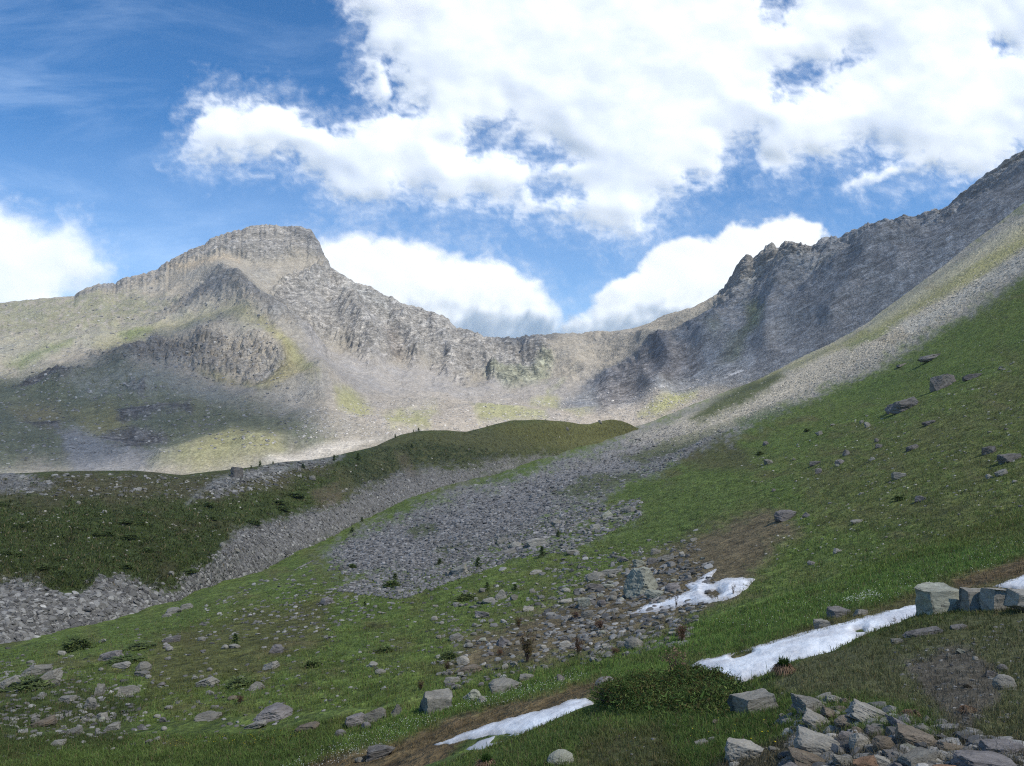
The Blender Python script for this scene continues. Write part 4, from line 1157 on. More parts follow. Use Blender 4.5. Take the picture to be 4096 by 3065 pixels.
 (877, 442, 6, 5, 0, 'v', 'round', 'upper of two stacked violet stones on the hillside'),
 (900, 478, 18, 8, 6, 'g', 'block', 'grey outcrop of two lumps in mid hillside'),
 (766, 445, 8, 5, -4, 'v', 'round', 'violet stone at the hill shoulder next to the scree'),
 (769, 464, 11, 7, 12, 'g', 'block', 'grey stone patch below the hill shoulder'),
 (815, 465, 16, 6, 18, 'd', 'slab', 'dark ledge rising right, mid hillside'),
 (840, 464, 12, 6, 14, 'v', 'slab', 'violet flat stone right of the dark rising ledge'),
 (819, 473, 9, 6, 8, 'v', 'block', 'violet block under the dark rising ledge'),
 (847, 455, 10, 7, 4, 'd', 'point', 'dark pointed stone above the violet flat stone'),
 (837, 553, 9, 7, 16, 'p', 'point', 'pale pointed stone on the lower right hillside'),
 (812, 565, 10, 5, -4, 'v', 'round', 'violet stone lowest on the right hillside'),
 (990, 453, 18, 9, 26, 'd', 'block', 'dark jagged outcrop near the right edge'),
 (1012, 461, 28, 10, 12, 'd', 'slab', 'long dark ledge at the right edge of the hillside'),
 (990, 478, 8, 5, 4, 'p', 'block', 'white stone at the left end of a short white row'),
 (1003, 475, 14, 6, 24, 'p', 'slab', 'white slab at the right end of a short white row'),
 (873, 460, 7, 4, 6, 'p', 'block', 'pale chip of stone in the middle of the hillside'),
 (914, 449, 18, 5, 18, 'd', 'slab', 'dark flat ledge between hillside stones'),
 (930, 424, 16, 4, 12, 'v', 'slab', 'violet ledge under the upper rock face'),
 (694, 541, 9, 4, 10, 'p', 'slab', 'pale slab on the green right above the brown ground'),
 # the middle rubble tongue and the moraine
 (537, 546, 26, 9, 6, 'p', 'slab', 'long pale slab fronting the rubble tongue, centre'),
 (516, 548, 15, 8, 8, 'p', 'block', 'pale block left of the long pale slab'),
 (502, 543, 14, 7, 12, 'p', 'slab', 'pale leftmost block of the slab group fronting the tongue'),
 (509, 554, 18, 5, 14, 'g', 'slab', 'grey slab under the pale slab group'),
 (558, 525, 15, 7, -4, 'p', 'point', 'pale wedge in the upper rubble tongue'),
 (630, 512, 19, 8, -6, 'g', 'point', 'largest block at the upper end of the rubble tongue'),
 (607, 518, 16, 8, 20, 'n', 'slab', 'greenish leaning slab left of the upper block'),
 (595, 529, 15, 6, 16, 'p', 'slab', 'pale slab at the lower edge of the upper tongue'),
 (573, 554, 19, 5, 2, 'g', 'slab', 'isolated layered slab on green turf above the rubble bowl'),
 (460, 575, 20, 11, 26, 'p', 'slab', 'large pale leaning slab in the centre of the valley floor'),
 (449, 576, 10, 6, 0, 'p', 'block', 'pale block touching the large leaning slab'),
 (536, 574, 15, 5, 4, 'p', 'slab', 'flat pale slab on turf right of the leaning slab'),
 (236, 478, 15, 15, 4, 'd', 'block', 'tall dark boulder standing on the moraine crest'),
 (104, 513, 6, 4, -6, 'p', 'round', 'single white stone on the dark moraine slope'),
 (268, 479, 7, 4, 10, 'p', 'slab', 'pale slab on the moraine right of the tall dark boulder'),
 (312, 480, 8, 6, -10, 'g', 'round', 'dark grey boulder on the right part of the moraine'),
 (139, 490, 6, 4, -8, 'p', 'slab', 'pale tilted slab under the moraine crest'),
 (222, 547, 7, 6, 0, 'p', 'round', 'pale round stone at the upper edge of the talus'),
 (236, 552, 8, 5, -10, 'g', 'round', 'grey stone just inside the upper talus edge'),
 (78, 504, 5, 4, 0, 'p', 'round', 'little pale stone left on the dark moraine slope'),
 (20, 480, 14, 4, 4, 'p', 'slab', 'pale rock at the left end of the moraine crest'),
 (170, 575, 8, 5, 8, 'g', 'block', 'grey block in grass at the tip of the moraine shrubs'),
 (600, 423, 5, 4, 20, 'g', 'point', 'small upright stone on the far grassy hump'),
 (567, 430, 5, 4, 0, 'g', 'round', 'pale stone on the far moraine slope'),
]
for i, (px_, ba, w_, h_, ro, mt, kd, lb) in enumerate(HERO):
    if ba > 500 or px_ < 700:
        w_ *= .82; h_ *= .72
    elif px_ > 740:
        w_ *= .76; h_ *= .74
    o = place_rock(px_, ba, w_, h_, ro, mt, kd, 100 + i, sink=.6 if mt == 'd' else .48)
    tag(o, lb, 'boulder')

# the heap of dry laid stones in the bottom right corner
HEAP = [
 (814, 713, 36, 16, -14, 'g', 'block', 'broad grey stone at the top left of the stone heap'),
 (836, 703, 20, 8, -18, 'g', 'slab', 'slab behind the broad grey stone of the heap'),
 (847, 705, 12, 7, -24, 'b', 'slab', 'small tan stone on top of the heap'),
 (841, 713, 14, 8, 10, 'b', 'block', 'tan wedge under the small tan stone of the heap'),
 (872, 722, 46, 17, -22, 'g', 'slab', 'long grey slab sloping down right across the top of the heap'),
 (905, 732, 34, 10, -28, 'v', 'slab', 'dark violet slab sloping down beside the long grey slab'),
 (926, 735, 20, 11, -16, 'g', 'round', 'grey speckled stone at the right end of the sloping slabs'),
 (818, 728, 30, 16, -18, 'p', 'block', 'knobbly white stone on the left of the heap'),
 (832, 719, 22, 12, -18, 'b', 'block', 'brown stone with yellow lichen behind the white one'),
 (851, 728, 29, 14, 4, 'b', 'round', 'smooth brown stone in the centre of the heap'),
 (877, 736, 22, 11, 8, 'd', 'slab', 'dark lichened slab below the long grey slab'),
 (807, 733, 18, 8, -8, 'g', 'slab', 'flat grey stone at the left edge of the heap'),
 (822, 756, 48, 24, -12, 'p', 'block', 'largest pale block of the heap with a broad flat face'),
 (846, 744, 16, 15, -14, 'v', 'block', 'grey violet block right of the largest pale block'),
 (833, 735, 16, 10, 0, 'g', 'block', 'grey filler stone above the largest pale block'),
 (862, 750, 20, 18, -20, 'p', 'block', 'hollowed pale stone in the middle of the heap'),
 (858, 737, 16, 12, -16, 'b', 'block', 'brown wedge above the hollowed stone'),
 (887, 752, 27, 19, 2, 'b', 'round', 'rounded brown block in the heap'),
 (919, 748, 42, 18, -8, 'b', 'block', 'wide brown block with yellow lichen on its top'),
 (911, 754, 24, 7, 6, 'n', 'slab', 'thin slab with lichen wedged under the wide brown block'),
 (898, 759, 28, 7, 0, 'd', 'slab', 'thin dark slab under the lichened one'),
 (922, 768, 38, 16, 6, 'g', 'block', 'layered grey block near the foot of the heap'),
 (939, 762, 9, 14, -8, 'g', 'round', 'small upright stone right of the layered grey block'),
 (952, 754, 32, 12, -6, 'b', 'slab', 'flat grey brown slab on the right of the heap'),
 (955, 764, 17, 10, 6, 'g', 'block', 'grey stone under the flat grey brown slab'),
 (943, 737, 26, 3, -6, 'd', 'slab', 'thin black slate sticking out on the right of the heap'),
 (992, 774, 62, 18, -4, 'v', 'slab', 'big dark blue grey boulder at the bottom right edge'),
 (1008, 755, 44, 14, 8, 'v', 'block', 'dark boulder behind the big blue grey one in the corner'),
 (815, 768, 44, 12, -10, 'b', 'slab', 'brown edged slab in the lower left of the heap'),
 (868, 772, 24, 16, 16, 'r', 'block', 'rust red wedge at the foot of the heap'),
 (846, 766, 24, 12, -4, 'g', 'block', 'grey rubble stone beside the rust red wedge'),
 (884, 768, 20, 12, -14, 'g', 'block', 'grey angular stone right of the rust red wedge'),
 (899, 772, 14, 10, -12, 'v', 'block', 'small violet cube at the foot of the heap'),
 (797, 772, 20, 9, -10, 'v', 'round', 'violet stone at the lower left corner of the heap'),
 (955, 779, 46, 12, 2, 'r', 'slab', 'orange brown slab at the very bottom of the heap'),
 (840, 780, 40, 10, -6, 'g', 'slab', 'grey slab cut off by the bottom edge left of the rust wedge'),
 (775, 752, 12, 5, -8, 'g', 'slab', 'small chip on the earth between lichen boulder and heap'),
 (735, 768, 12, 6, 0, 'g', 'block', 'small grey stone under the black lichen boulder'),
]
for i, (px_, ba, w_, h_, ro, mt, kd, lb) in enumerate(HEAP):
    o = place_rock(px_, ba, w_ * .93, h_ * .70, ro, {'g': 'p'}.get(mt, mt) if i % 3 else mt, kd, 400 + i, 'stone', depth=.8, sink=.3)
    tag(o, lb, 'stone', 'stones of the dry heap in the foreground')

# the outcrop at the right end of the snow: one broken bank of rock
oc = bpy.data.objects.new('rock_outcrop', None); COL.objects.link(oc)
p0, _ = hit(975, 612)
oc.location = p0
tag(oc, 'long flat topped grey outcrop split into blocks above the knoll at the right edge', 'rock outcrop')
bpy.context.view_layer.update()
for i, (px_, ba, w_, h_, ro) in enumerate([(946, 612, 48, 24, 1), (979, 610, 28, 20, 0), (1004, 610, 32, 19, -2), (1032, 611, 36, 18, -3)]):
    b_ = place_rock(px_, ba, w_, h_, ro, 'n' if i == 0 else 'p', 'cuboid', 524 + i, 'block', depth=.7, sink=.35, yaw=.05)
    b_.parent = oc; b_.matrix_parent_inverse = Matrix.Translation(-Vector(p0))

# smaller boulders that share their kind's description
ZONES = [
 (46, [(10, 655), (120, 635), (230, 640), (250, 690), (150, 745), (20, 750)], 'small grey boulder half sunk in heath on the lower left slope', 'small boulders on the lower left slope', (5, 11)),
 (40, [(430, 600), (560, 570), (600, 590), (540, 640), (430, 650)], 'small grey boulder among grass in the centre of the slope', 'small boulders in the centre grass', (4, 9)),
 (52, [(570, 575), (690, 545), (720, 560), (680, 610), (690, 640), (600, 655), (560, 640)], 'grey rubble boulder on brown ground around the biggest boulder', 'rubble boulders round the biggest boulder', (5, 12)),
 (28, [(750, 450), (1024, 360), (1024, 540), (800, 560)], 'small pale stone scattered on the green right hillside', 'pale stones on the right hillside', (3, 7)),
 (22, [(560, 645), (480, 690), (430, 690), (470, 640), (540, 620)], 'flat slab in brown grass above the meadow', 'flat slabs in the brown grass above the meadow', (6, 12)),
 (24, [(500, 545), (640, 500), (636, 515), (560, 552), (510, 558)], 'pale block in the upper rubble tongue', 'pale blocks of the upper rubble tongue', (4, 9)),
]
protos = {}
for zi, (n, poly, lb, gr, (w0, w1)) in enumerate(ZONES):
    for q in in_poly(n, poly):
        kd = random.choice(['slab', 'slab', 'block', 'round']); mt = random.choice('ggppvn'); sdn = 700 + random.randrange(5)
        w_ = rng.uniform(w0, w1) * .72; h_ = w_ * {'slab': .38, 'block': .6, 'round': .55}[kd]
        o = place_rock(q[0], q[1], w_, h_, rng.normal(8, 10), mt, kd, sdn, 'boulder', sub=2)
        tag(o, lb, 'boulder', gr)

# ------------------------------------------------------------------ broken rock that nobody could count
SPR = {k: [rock_shape(900 + i, k, ('slab', 'block', 'slab', 'round')[i % 4]) for i in range(8)] for k in (0, 1)}
M_SCREE = stone_mat('broken_rock', None, 0, .25, True, 1.2)


def rock_field(name, spec):
    """many stones as one object; spec: (count, polygon, sheets, median metres, sigma, min px, max px, tones, roughness of tilt, keep)"""
    V, Fc, C = [], [], []; nv = 0
    for cnt, poly, shs, med, sg, mnp, mxp, tones, keep in spec:
        for q in in_poly(cnt, poly):
            p, s = hit(q[0], q[1], shs)
            if p is None or (keep and not keep(s, p)):
                continue
            k = p[1] / F
            sz = med * math.exp(rng.normal(0, sg))
            sz = min(max(sz, mnp * k), mxp * k)
            v, f = SPR[1 if sz / k > 2.6 else 0][rng.integers(8)]
            fl = rng.uniform(.2, .6)
            sc_ = np.array([sz, sz * rng.uniform(.6, 1), sz * fl])
            n = slope_at(s, p)
            yaw = rng.uniform(0, 2 * PI); c_, s_ = math.cos(yaw), math.sin(yaw)
            n = n + rng.normal(0, .22, 3); n /= np.linalg.norm(n)
            tx = np.array([c_, s_, 0]); tx = tx - n * (tx @ n); tx /= np.linalg.norm(tx)
            R = np.stack([tx, np.cross(n, tx), n], 1)
            vv = (v * sc_) @ R.T + p + n * sz * fl * .06
            tn = tones[rng.integers(len(tones))]
            br = math.exp(rng.normal(0, .20))
            V.append(vv); Fc.append(f + nv); nv += len(v)
            C.append(np.repeat((np.array(tn) * br)[None], len(v), 0))
    me = mesh_raw(name, np.concatenate(V), np.concatenate(Fc), {'cover': np.clip(np.concatenate(C), .01, .8)}, False)
    o = link(name, me, M_SCREE); o['kind'] = 'stuff'
    return o


GT = [(.152, .147, .132), (.19, .184, .166), (.105, .102, .095), (.255, .248, .226)]
BT = [(.155, .15, .14), (.188, .182, .17), (.11, .108, .104), (.235, .228, .214)]
WT = [(.32, .30, .25), (.35, .33, .275), (.28, .265, .225)]
talus_in = lambda s, p: rng.random() < cov_val(s, p, 'talus')
tong_in = lambda s, p: rng.random() < cov_val(s, p, 'tongue')


def cov_val(s, p, name):
    v = getattr(s.cov, name, None)
    if v is None:
        return 0
    j = min(max(int(np.searchsorted(s.a, p[0] / p[1])), 0), len(s.a) - 1)
    i = min(int(np.argmax(s.D[:, j] >= p[1])), s.D.shape[0] - 1)
    return v[i, j]


rock_field('talus', [(7500, [(-40, 580), (200, 560), (200, 620), (-40, 665)], (M,), .36, .58, 1.4, 9, GT, talus_in),
                     (5600, [(190, 600), (190, 560), (262, 520), (400, 470), (560, 455), (520, 480), (330, 545)], (M,), .55, .5, 1.2, 5, GT, talus_in)])
rock_field('scree', [(12500, [(325, 575), (335, 545), (400, 508), (470, 485), (560, 460), (660, 425), (735, 428), (660, 472), (560, 515), (420, 572)], (G,), .55, .55, 1.2, 5, BT, tong_in),
                     (3600, [(330, 590), (480, 540), (600, 500), (600, 512), (500, 565), (400, 600)], (G,), .55, .5, 1.4, 5, BT, None),
                     (750, [(500, 548), (560, 515), (640, 498), (645, 515), (570, 552), (510, 560)], (G,), .7, .55, 1.3, 6, BT, None),
                     (7500, [(650, 445), (760, 376), (870, 322), (1040, 195), (1040, 262), (870, 368), (740, 432)], (G,), 1.0, .4, .9, 2.0, WT, tong_in)])
rock_field('scattered_stones', [(600, [(-20, 650), (250, 600), (420, 560), (560, 560), (520, 640), (250, 740), (-20, 760)], (G,), .30, .55, 1.2, 5, GT, None),
                                (800, [(430, 580), (600, 545), (700, 530), (720, 600), (600, 660), (440, 690)], (G,), .32, .6, 1.2, 8, GT, None),
                                (1000, [(555, 560), (690, 540), (715, 570), (690, 645), (580, 665), (540, 640)], (G,), .42, .55, 1.5, 9, GT, None),
                                (300, [(0, 655), (130, 680), (150, 735), (0, 740)], (G,), .35, .55, 1.5, 7, GT, None),
                                (420, [(740, 460), (1030, 320), (1030, 560), (760, 570)], (G,), .35, .45, 1.0, 3, WT, None),
                                (450, [(200, 600), (345, 550), (420, 600), (330, 640), (200, 640)], (G,), .5, .5, 1.2, 5, GT, None),
                                (500, [(-10, 474), (230, 474), (340, 458), (330, 475), (230, 500), (-10, 495)], (M,), .7, .5, 1.2, 6, GT, None),
                                (500, [(190, 500), (240, 470), (345, 455), (330, 465), (215, 500)], (M,), .9, .5, 1.3, 6, GT, None),
                                (260, [(-10, 490), (330, 470), (560, 430), (640, 440), (330, 510), (0, 585)], (M,), .7, .5, 1.0, 3, WT, None),
                                (420, [(880, 650), (1024, 620), (1024, 730), (920, 720)], (K,), .035, .6, 1.0, 5, GT, None),
                                (160, [(560, 700), (880, 690), (900, 760), (600, 766)], (K,), .035, .5, 1.0, 5, GT, None),
                                (760, [(785, 705), (830, 697), (960, 728), (1024, 750), (1024, 790), (780, 790)], (K,), .13, .55, 3, 22, GT, None)])
rock_field('rubble', [(1500, [(-20, 300), (150, 285), (260, 300), (300, 400), (330, 440), (-20, 470)], (W,), 3.2, .45, 1.2, 3.5, [(.15, .15, .15), (.21, .205, .2), (.26, .255, .24)], None),
                      (1500, [(300, 410), (420, 395), (640, 390), (720, 370), (700, 410), (600, 425), (300, 440)], (W,), 2.4, .45, 1.1, 2.6, [(.38, .36, .33), (.30, .29, .28)], None)])
# ------------------------------------------------------------------ snow left in the hollows
m, t, b = new_mat('old_snow')
co = t.new('ShaderNodeTexCoord').outputs['Object']
n1 = t.noise(co, .9, 5, .6); n2 = t.noise(co, 6, 4, .6)
c_ = t.mix(t.maprange(n1.outputs['Fac'], .40, .62, 0, 1), rgba((.80, .83, .845)), rgba((.56, .57, .585)))
c_ = t.mix(t.maprange(n2.outputs['Fac'], .60, .72, 0, .5), c_, rgba((.42, .41, .40)))
dt = t.new('ShaderNodeAttribute', attribute_name='dirt')
c_ = t.mix(t.math('MULTIPLY', dt.outputs['Fac'], t.maprange(n1.outputs['Fac'], .3, .6, .45, 1)), c_, rgba((.33, .31, .285)))
t.put(b.inputs['Base Color'], c_); b.inputs['Roughness'].default_value = .6
bp = t.new('ShaderNodeBump'); bp.inputs['Strength'].default_value = .5; bp.inputs['Distance'].default_value = .08
t.put(bp.inputs['Height'], n2.outputs['Fac']); t.put(b.inputs['Normal'], bp.outputs[0])
M_SNOW = m
m, t, b = new_mat('dirty_ice')
co = t.new('ShaderNodeTexCoord').outputs['Object']
n1 = t.noise(co, 2.0, 5, .6)
t.put(b.inputs['Base Color'], t.mix(n1.outputs['Fac'], rgba((.34, .36, .38)), rgba((.52, .53, .54)))); b.inputs['Roughness'].default_value = .4
M_ICE = m


def snow(label, poly, sheet, thick, holes=(), mat=None, step=1.0, cup=.55):
    P_ = np.array(poly, float)
    x0, y0 = P_.min(0) - 3; x1, y1 = P_.max(0) + 3
    X_, Y_ = np.meshgrid(np.arange(x0, x1, step), np.arange(y0, y1, step))
    rag = fbm(X_ / 14, Y_ / 8, 4.4 + 0 * X_, 4, .55) * 2.2
    sd_v = sdist(X_, Y_, poly) + rag
    for hp in holes:
        sd_v = np.minimum(sd_v, -(sdist(X_, Y_, hp) + rag * .5))
    pts = np.zeros(X_.shape + (3,)); ok_ = np.zeros(X_.shape, bool)
    for i in range(X_.shape[0]):
        for j in range(X_.shape[1]):
            if sd_v[i, j] > -2.5:
                h_ = sheet.hit(X_[i, j], Y_[i, j])
                if h_ is not None:
                    pts[i, j] = h_; ok_[i, j] = True
    pts[..., 2] = np.where(ok_, pts[..., 2], 0)
    u_, v_ = pts[..., 0], pts[..., 1]
    cups = np.abs(perlin(u_ / cup, v_ / cup, 0 * u_)) + .5 * np.abs(perlin(u_ / cup * 2.1, v_ / cup * 2.1, 3 + 0 * u_))
    up = .5 * thick * smooth(sd_v / 12) + .035 * smooth(sd_v / 2) + .06 * cups * smooth(sd_v / 3) * min(1, thick * 3) - .25 * (1 - smooth((sd_v + 1.5) / 1.5))
    pts[..., 2] += up
    kq_ = ok_[:-1, :-1] & ok_[1:, :-1] & ok_[:-1, 1:] & ok_[1:, 1:]
    kq_ &= np.maximum.reduce([sd_v[:-1, :-1], sd_v[1:, :-1], sd_v[:-1, 1:], sd_v[1:, 1:]]) > -1.5
    me = mesh_grid('snow_patch', pts[..., 0], pts[..., 1], pts[..., 2], kq_, {'dirt': np.clip(1 - smooth((sd_v + .5) / 6) + .5 * smooth(fbm(u_ / 1.5, v_ / .8, 2 + 0 * u_, 4, .6) * 3 - .3), 0, 1)})
    me.flip_normals()
    o_ = link('snow_patch', me, mat or M_SNOW)
    return tag(o_, label, 'snow patch')


z7 = lambda L: [(341.5 + x * .1544, 575 + y * .1544) for x, y in L]
z8 = lambda L: [(683 + x * .1544, 575 + y * .1544) for x, y in L]
snow('narrow tongue of snow running down from the juniper to the bottom centre', z7([(600, 1100), (800, 1018), (950, 968), (1150, 908), (1340, 858), (1480, 812), (1580, 792), (1640, 830), (1560, 900), (1450, 960), (1250, 1035), (1180, 1030), (1000, 1035), (820, 1068), (700, 1098)]), G, .16)
snow('thin grey rim of melting ice below the narrow tongue of snow', z7([(780, 1138), (870, 1085), (960, 1048), (1180, 1022), (1180, 1075), (1000, 1125), (900, 1140)]), G, .02, [z7([(960, 1090), (1000, 1045), (1120, 1040), (1080, 1070)])], M_ICE)
snow('long band of snow slanting up right behind the near knoll', z8([(40, 590), (120, 545), (250, 520), (500, 448), (770, 372), (920, 332), (1150, 278), (1330, 228), (1580, 170), (1640, 240), (1560, 300), (1400, 330), (1250, 370), (1100, 450), (1000, 520), (860, 560), (720, 600), (600, 640), (380, 700), (120, 660)]), G, .22, [z8([(310, 530), (345, 505), (440, 488), (450, 500), (390, 525), (330, 540)]), z8([(1115, 362), (1160, 354), (1170, 366), (1130, 370)])])
snow('forked snow patch beside the biggest boulder of the rubble', [(628, 614), (648, 604), (671, 597), (690, 590), (683, 584.5), (695, 581), (708, 572), (716, 568), (717, 570), (707, 582), (712, 584), (727, 577), (742, 576.5), (755, 579.5), (748, 588), (731, 599.5), (708, 604), (680, 607), (648, 613)], G, .55, [[(706, 594), (716, 590), (720, 594), (712, 598)]])
snow('snow strip at the right edge above the outcrop', [(992, 587), (1005, 581), (1024, 575), (1060, 566), (1060, 582), (1024, 590)], G, .2)
snow('tiny far strip of snow below the green moraine', [(501, 469), (508, 467), (514, 466.2), (513, 468.2), (505, 470)], G, .25, step=.5)
snow('thin bright streak of snow under the shaded ridge', [(726, 375), (733, 372.5), (741, 370), (744, 369.5), (742, 371.8), (733, 375), (728, 376.5)], W, .6, step=.5, cup=3)

# ------------------------------------------------------------------ leaves and blades
def leaf_mat(name, rough=.7, trans=.25):
    m, t, b = new_mat(name)
    col = t.new('ShaderNodeAttribute', attribute_name='cover').outputs['Color']
    t.put(b.inputs['Base Color'], col); b.inputs['Roughness'].default_value = rough
    tl_ = t.new('ShaderNodeBsdfTranslucent'); t.put(tl_.inputs[0], col)
    mx = t.new('ShaderNodeMixShader'); mx.inputs[0].default_value = trans
    t.l.new(b.outputs[0], mx.inputs[1]); t.l.new(tl_.outputs[0], mx.inputs[2])
    t.l.new(mx.outputs[0], t.n['Material Output'].inputs[0])
    return m


M_LEAF = leaf_mat('green_leaf')
bark, t, b = new_mat('bark')
n_ = t.noise(t.new('ShaderNodeTexCoord').outputs['Object'], 30, 4, .6)
t.put(b.inputs['Base Color'], t.mix(n_.outputs['Fac'], rgba((.05, .038, .03)), rgba((.13, .10, .08))))


def blades_mesh(name, base, height, width, col, lean=.5, bend=.35):
    """triangular blades, each of two triangles bent at half height"""
    n = len(base)
    ang = rng.uniform(0, 2 * PI, n); d = np.stack([np.cos(ang), np.sin(ang), 0 * ang], 1)
    fa = rng.uniform(0, 2 * PI, n); side = np.stack([np.cos(fa), np.sin(fa), 0 * fa], 1) * (width / 2)[:, None]
    le = (np.abs(rng.normal(0, lean, n)) * height)[:, None]
    up = np.array([0, 0, 1.0])
    mid = base + up * (height * .55)[:, None] + d * le * .35
    tip = base + up * (height * (1 - bend * rng.random(n)))[:, None] + d * le
    V = np.stack([base - side, base + side, mid + side * .8, mid - side * .8, tip], 1).reshape(-1, 3)
    i = np.arange(n)[:, None] * 5
    Fq = np.concatenate([i + np.array([[0, 1, 2]]), i + np.array([[0, 2, 3]]), i + np.array([[3, 2, 4]])])
    return mesh_raw(name, V, Fq, {'cover': np.clip(np.repeat(col, 5, 0), .004, .8)}, False)


def sow(n, poly, sheets, keep=None):
    pts, cols = [], []
    for q in in_poly(n, poly):
        p, s = hit(q[0], q[1], sheets)
        if p is None:
            continue
        c_ = cover_at(s, p)
        if keep is not None and rng.random() > keep(s, p, c_):
            continue
        pts.append(p); cols.append(c_)
    return np.array(pts), np.array(cols)


green = lambda s, p, c_: 1.0 if c_[1] > c_[0] * 1.12 else (.35 if c_[1] > c_[0] * .9 else .12)


def grass(name, n, poly, sheets, per, hm, jit, wpx, keep=green, tones=None, lean=.5, bright=1.45):
    P_, C_ = sow(n, poly, sheets, keep)
    P_ = np.repeat(P_, per, 0); C_ = np.repeat(C_, per, 0)
    k = P_[:, 1] / F
    P_ = P_ + rng.normal(0, 1, P_.shape) * np.array([1, 1, 0]) * (jit * k)[:, None]
    h_ = hm * np.exp(rng.normal(0, .35, len(P_)))
    cl_ = C_ * bright * np.exp(rng.normal(0, .22, len(P_)))[:, None]
    straw = rng.random(len(P_)) < .10
    cl_[straw] = np.array([.17, .135, .07]) * np.exp(rng.normal(0, .2, straw.sum()))[:, None]
    w_ = np.maximum(.004, wpx * k)
    P_[:, 2] -= h_ * .12
    o_ = link(name, blades_mesh(name, P_, h_, w_, cl_, lean), M_LEAF); o_['kind'] = 'stuff'
    return o_


grass('knoll_grass', 26000, [(430, 770), (560, 715), (690, 690), (760, 668), (860, 636), (925, 610), (1030, 592), (1030, 770)], (K,), 5, .085, 1.6, .55)
grass('meadow_grass', 42000, [(-5, 770), (-5, 735), (250, 735), (430, 700), (600, 655), (800, 592), (1030, 505), (1030, 580), (800, 640), (590, 690), (430, 745), (330, 770)], (G,), 3, .17, 1.2, .45)
grass('hillside_grass', 60000, [(-5, 735), (-5, 655), (180, 610), (340, 575), (560, 520), (735, 440), (1030, 285), (1030, 520), (800, 600), (600, 660), (400, 705)], (G,), 2, .22, 1.2, .5, bright=1.3)
grass('moraine_shrubs', 22000, [(-5, 590), (-5, 478), (230, 478), (340, 462), (430, 434), (560, 424), (640, 428), (560, 455), (330, 508), (180, 590)], (M,), 2, .55, 1.0, .8, lean=.8, bright=1.25)

# white and yellow meadow flowers
def flowers(name, col, spec):
    pts = []
    for n, poly, sh in spec:
        for q in in_poly(n, poly):
            p, s = hit(q[0] + rng.normal(0, 2), q[1], sh)
            if p is not None:
                pts.append(p + [0, 0, .14 * (1 if sh[0] is G else .6)])
    B = np.array(pts); n = len(B)
    r_ = np.maximum(.006, .26 * B[:, 1] / F) * rng.uniform(.7, 1.3, n)
    an = np.arange(5) * 2 * PI / 5
    ring = np.stack([np.cos(an), np.sin(an) * .8, np.sin(an) * .5], 1)
    V = (B[:, None, :] + ring[None] * r_[:, None, None]).reshape(-1, 3)
    i = np.arange(n)[:, None] * 5
    Fc = np.concatenate([i + np.array([[0, 1, 2]]), i + np.array([[0, 2, 3]]), i + np.array([[0, 3, 4]])])
    o_ = link(name, mesh_raw(name, V, Fc, {'cover': np.repeat(np.array([col]), len(V), 0)}, False), M_LEAF); o_['kind'] = 'stuff'


flowers('white_flowers', (.72, .74, .70), [(420, [(280, 770), (340, 742), (380, 728), (420, 716), (440, 722), (380, 750), (330, 770)], (G,)), (260, [(430, 712), (500, 695), (580, 672), (590, 680), (500, 708)], (G,)),
        (200, [(840, 602), (870, 592), (880, 598), (850, 606)], (G,)), (260, [(700, 622), (800, 600), (960, 560), (1024, 540), (1024, 560), (900, 600), (760, 632)], (G,))])
flowers('yellow_flowers', (.75, .60, .03), [(14, [(690, 720), (780, 720), (780, 760), (690, 760)], (K,)), (60, [(160, 745), (300, 730), (300, 745), (170, 752)], (G,))])


# ------------------------------------------------------------------ bushes and trees
def spray_mesh(name, pts, size, tones, n_leaf, spread, flat=.6, updir=None):
    """tufts of small leaves round the given points"""
    P_ = np.repeat(np.asarray(pts, float), n_leaf, 0); n = len(P_)
    d = rng.normal(size=(n, 3)); d[:, 2] *= flat
    if updir is not None:
        d += np.repeat(np.asarray(updir, float), n_leaf, 0)
    d /= np.linalg.norm(d, axis=1, keepdims=True)
    s_ = size * np.exp(rng.normal(0, .3, n))[:, None]
    a_ = P_ + rng.normal(size=(n, 3)) * spread
    sd_ = np.cross(d, rng.normal(size=(n, 3))); sd_ /= np.linalg.norm(sd_, axis=1, keepdims=True)
    V = np.stack([a_ - sd_ * s_ * .16, a_ + sd_ * s_ * .16, a_ + d * s_ + sd_ * s_ * .05, a_ + d * s_ - sd_ * s_ * .05], 1).reshape(-1, 3)
    i = np.arange(n)[:, None] * 4
    tn = np.array(tones)[rng.integers(len(tones), size=len(pts))]
    tn = tn * np.exp(rng.normal(0, .22, len(pts)))[:, None]
    C_ = np.repeat(np.repeat(tn, n_leaf, 0) * np.exp(rng.normal(0, .18, n))[:, None], 4, 0)
    return mesh_raw(name, V, i + np.array([[0, 1, 2, 3]]), {'cover': np.clip(C_, .003, .8)}, False)


def tube(pts, rad, sides=6):
    """a tapering bent rod as (verts, quads)"""
    pts = np.asarray(pts, float); V, Fq = [], []
    for i, p in enumerate(pts):
        d = pts[min(i + 1, len(pts) - 1)] - pts[max(i - 1, 0)]; d /= np.linalg.norm(d) + 1e-9
        x = np.cross(d, [.3, .9, .2]); x /= np.linalg.norm(x); y = np.cross(d, x)
        an = np.arange(sides) * 2 * PI / sides
        V.append(p + (np.cos(an)[:, None] * x + np.sin(an)[:, None] * y) * rad[i])
    for i in range(len(pts) - 1):
        for k in range(sides):
            Fq.append((i * sides + k, i * sides + (k + 1) % sides, (i + 1) * sides + (k + 1) % sides, (i + 1) * sides + k))
    return np.concatenate(V), np.array(Fq)


def join(parts_):
    V, Fq, n = [], [], 0
    for v, f in parts_:
        V.append(v); Fq.append(f + n); n += len(v)
    return np.concatenate(V), np.concatenate(Fq)


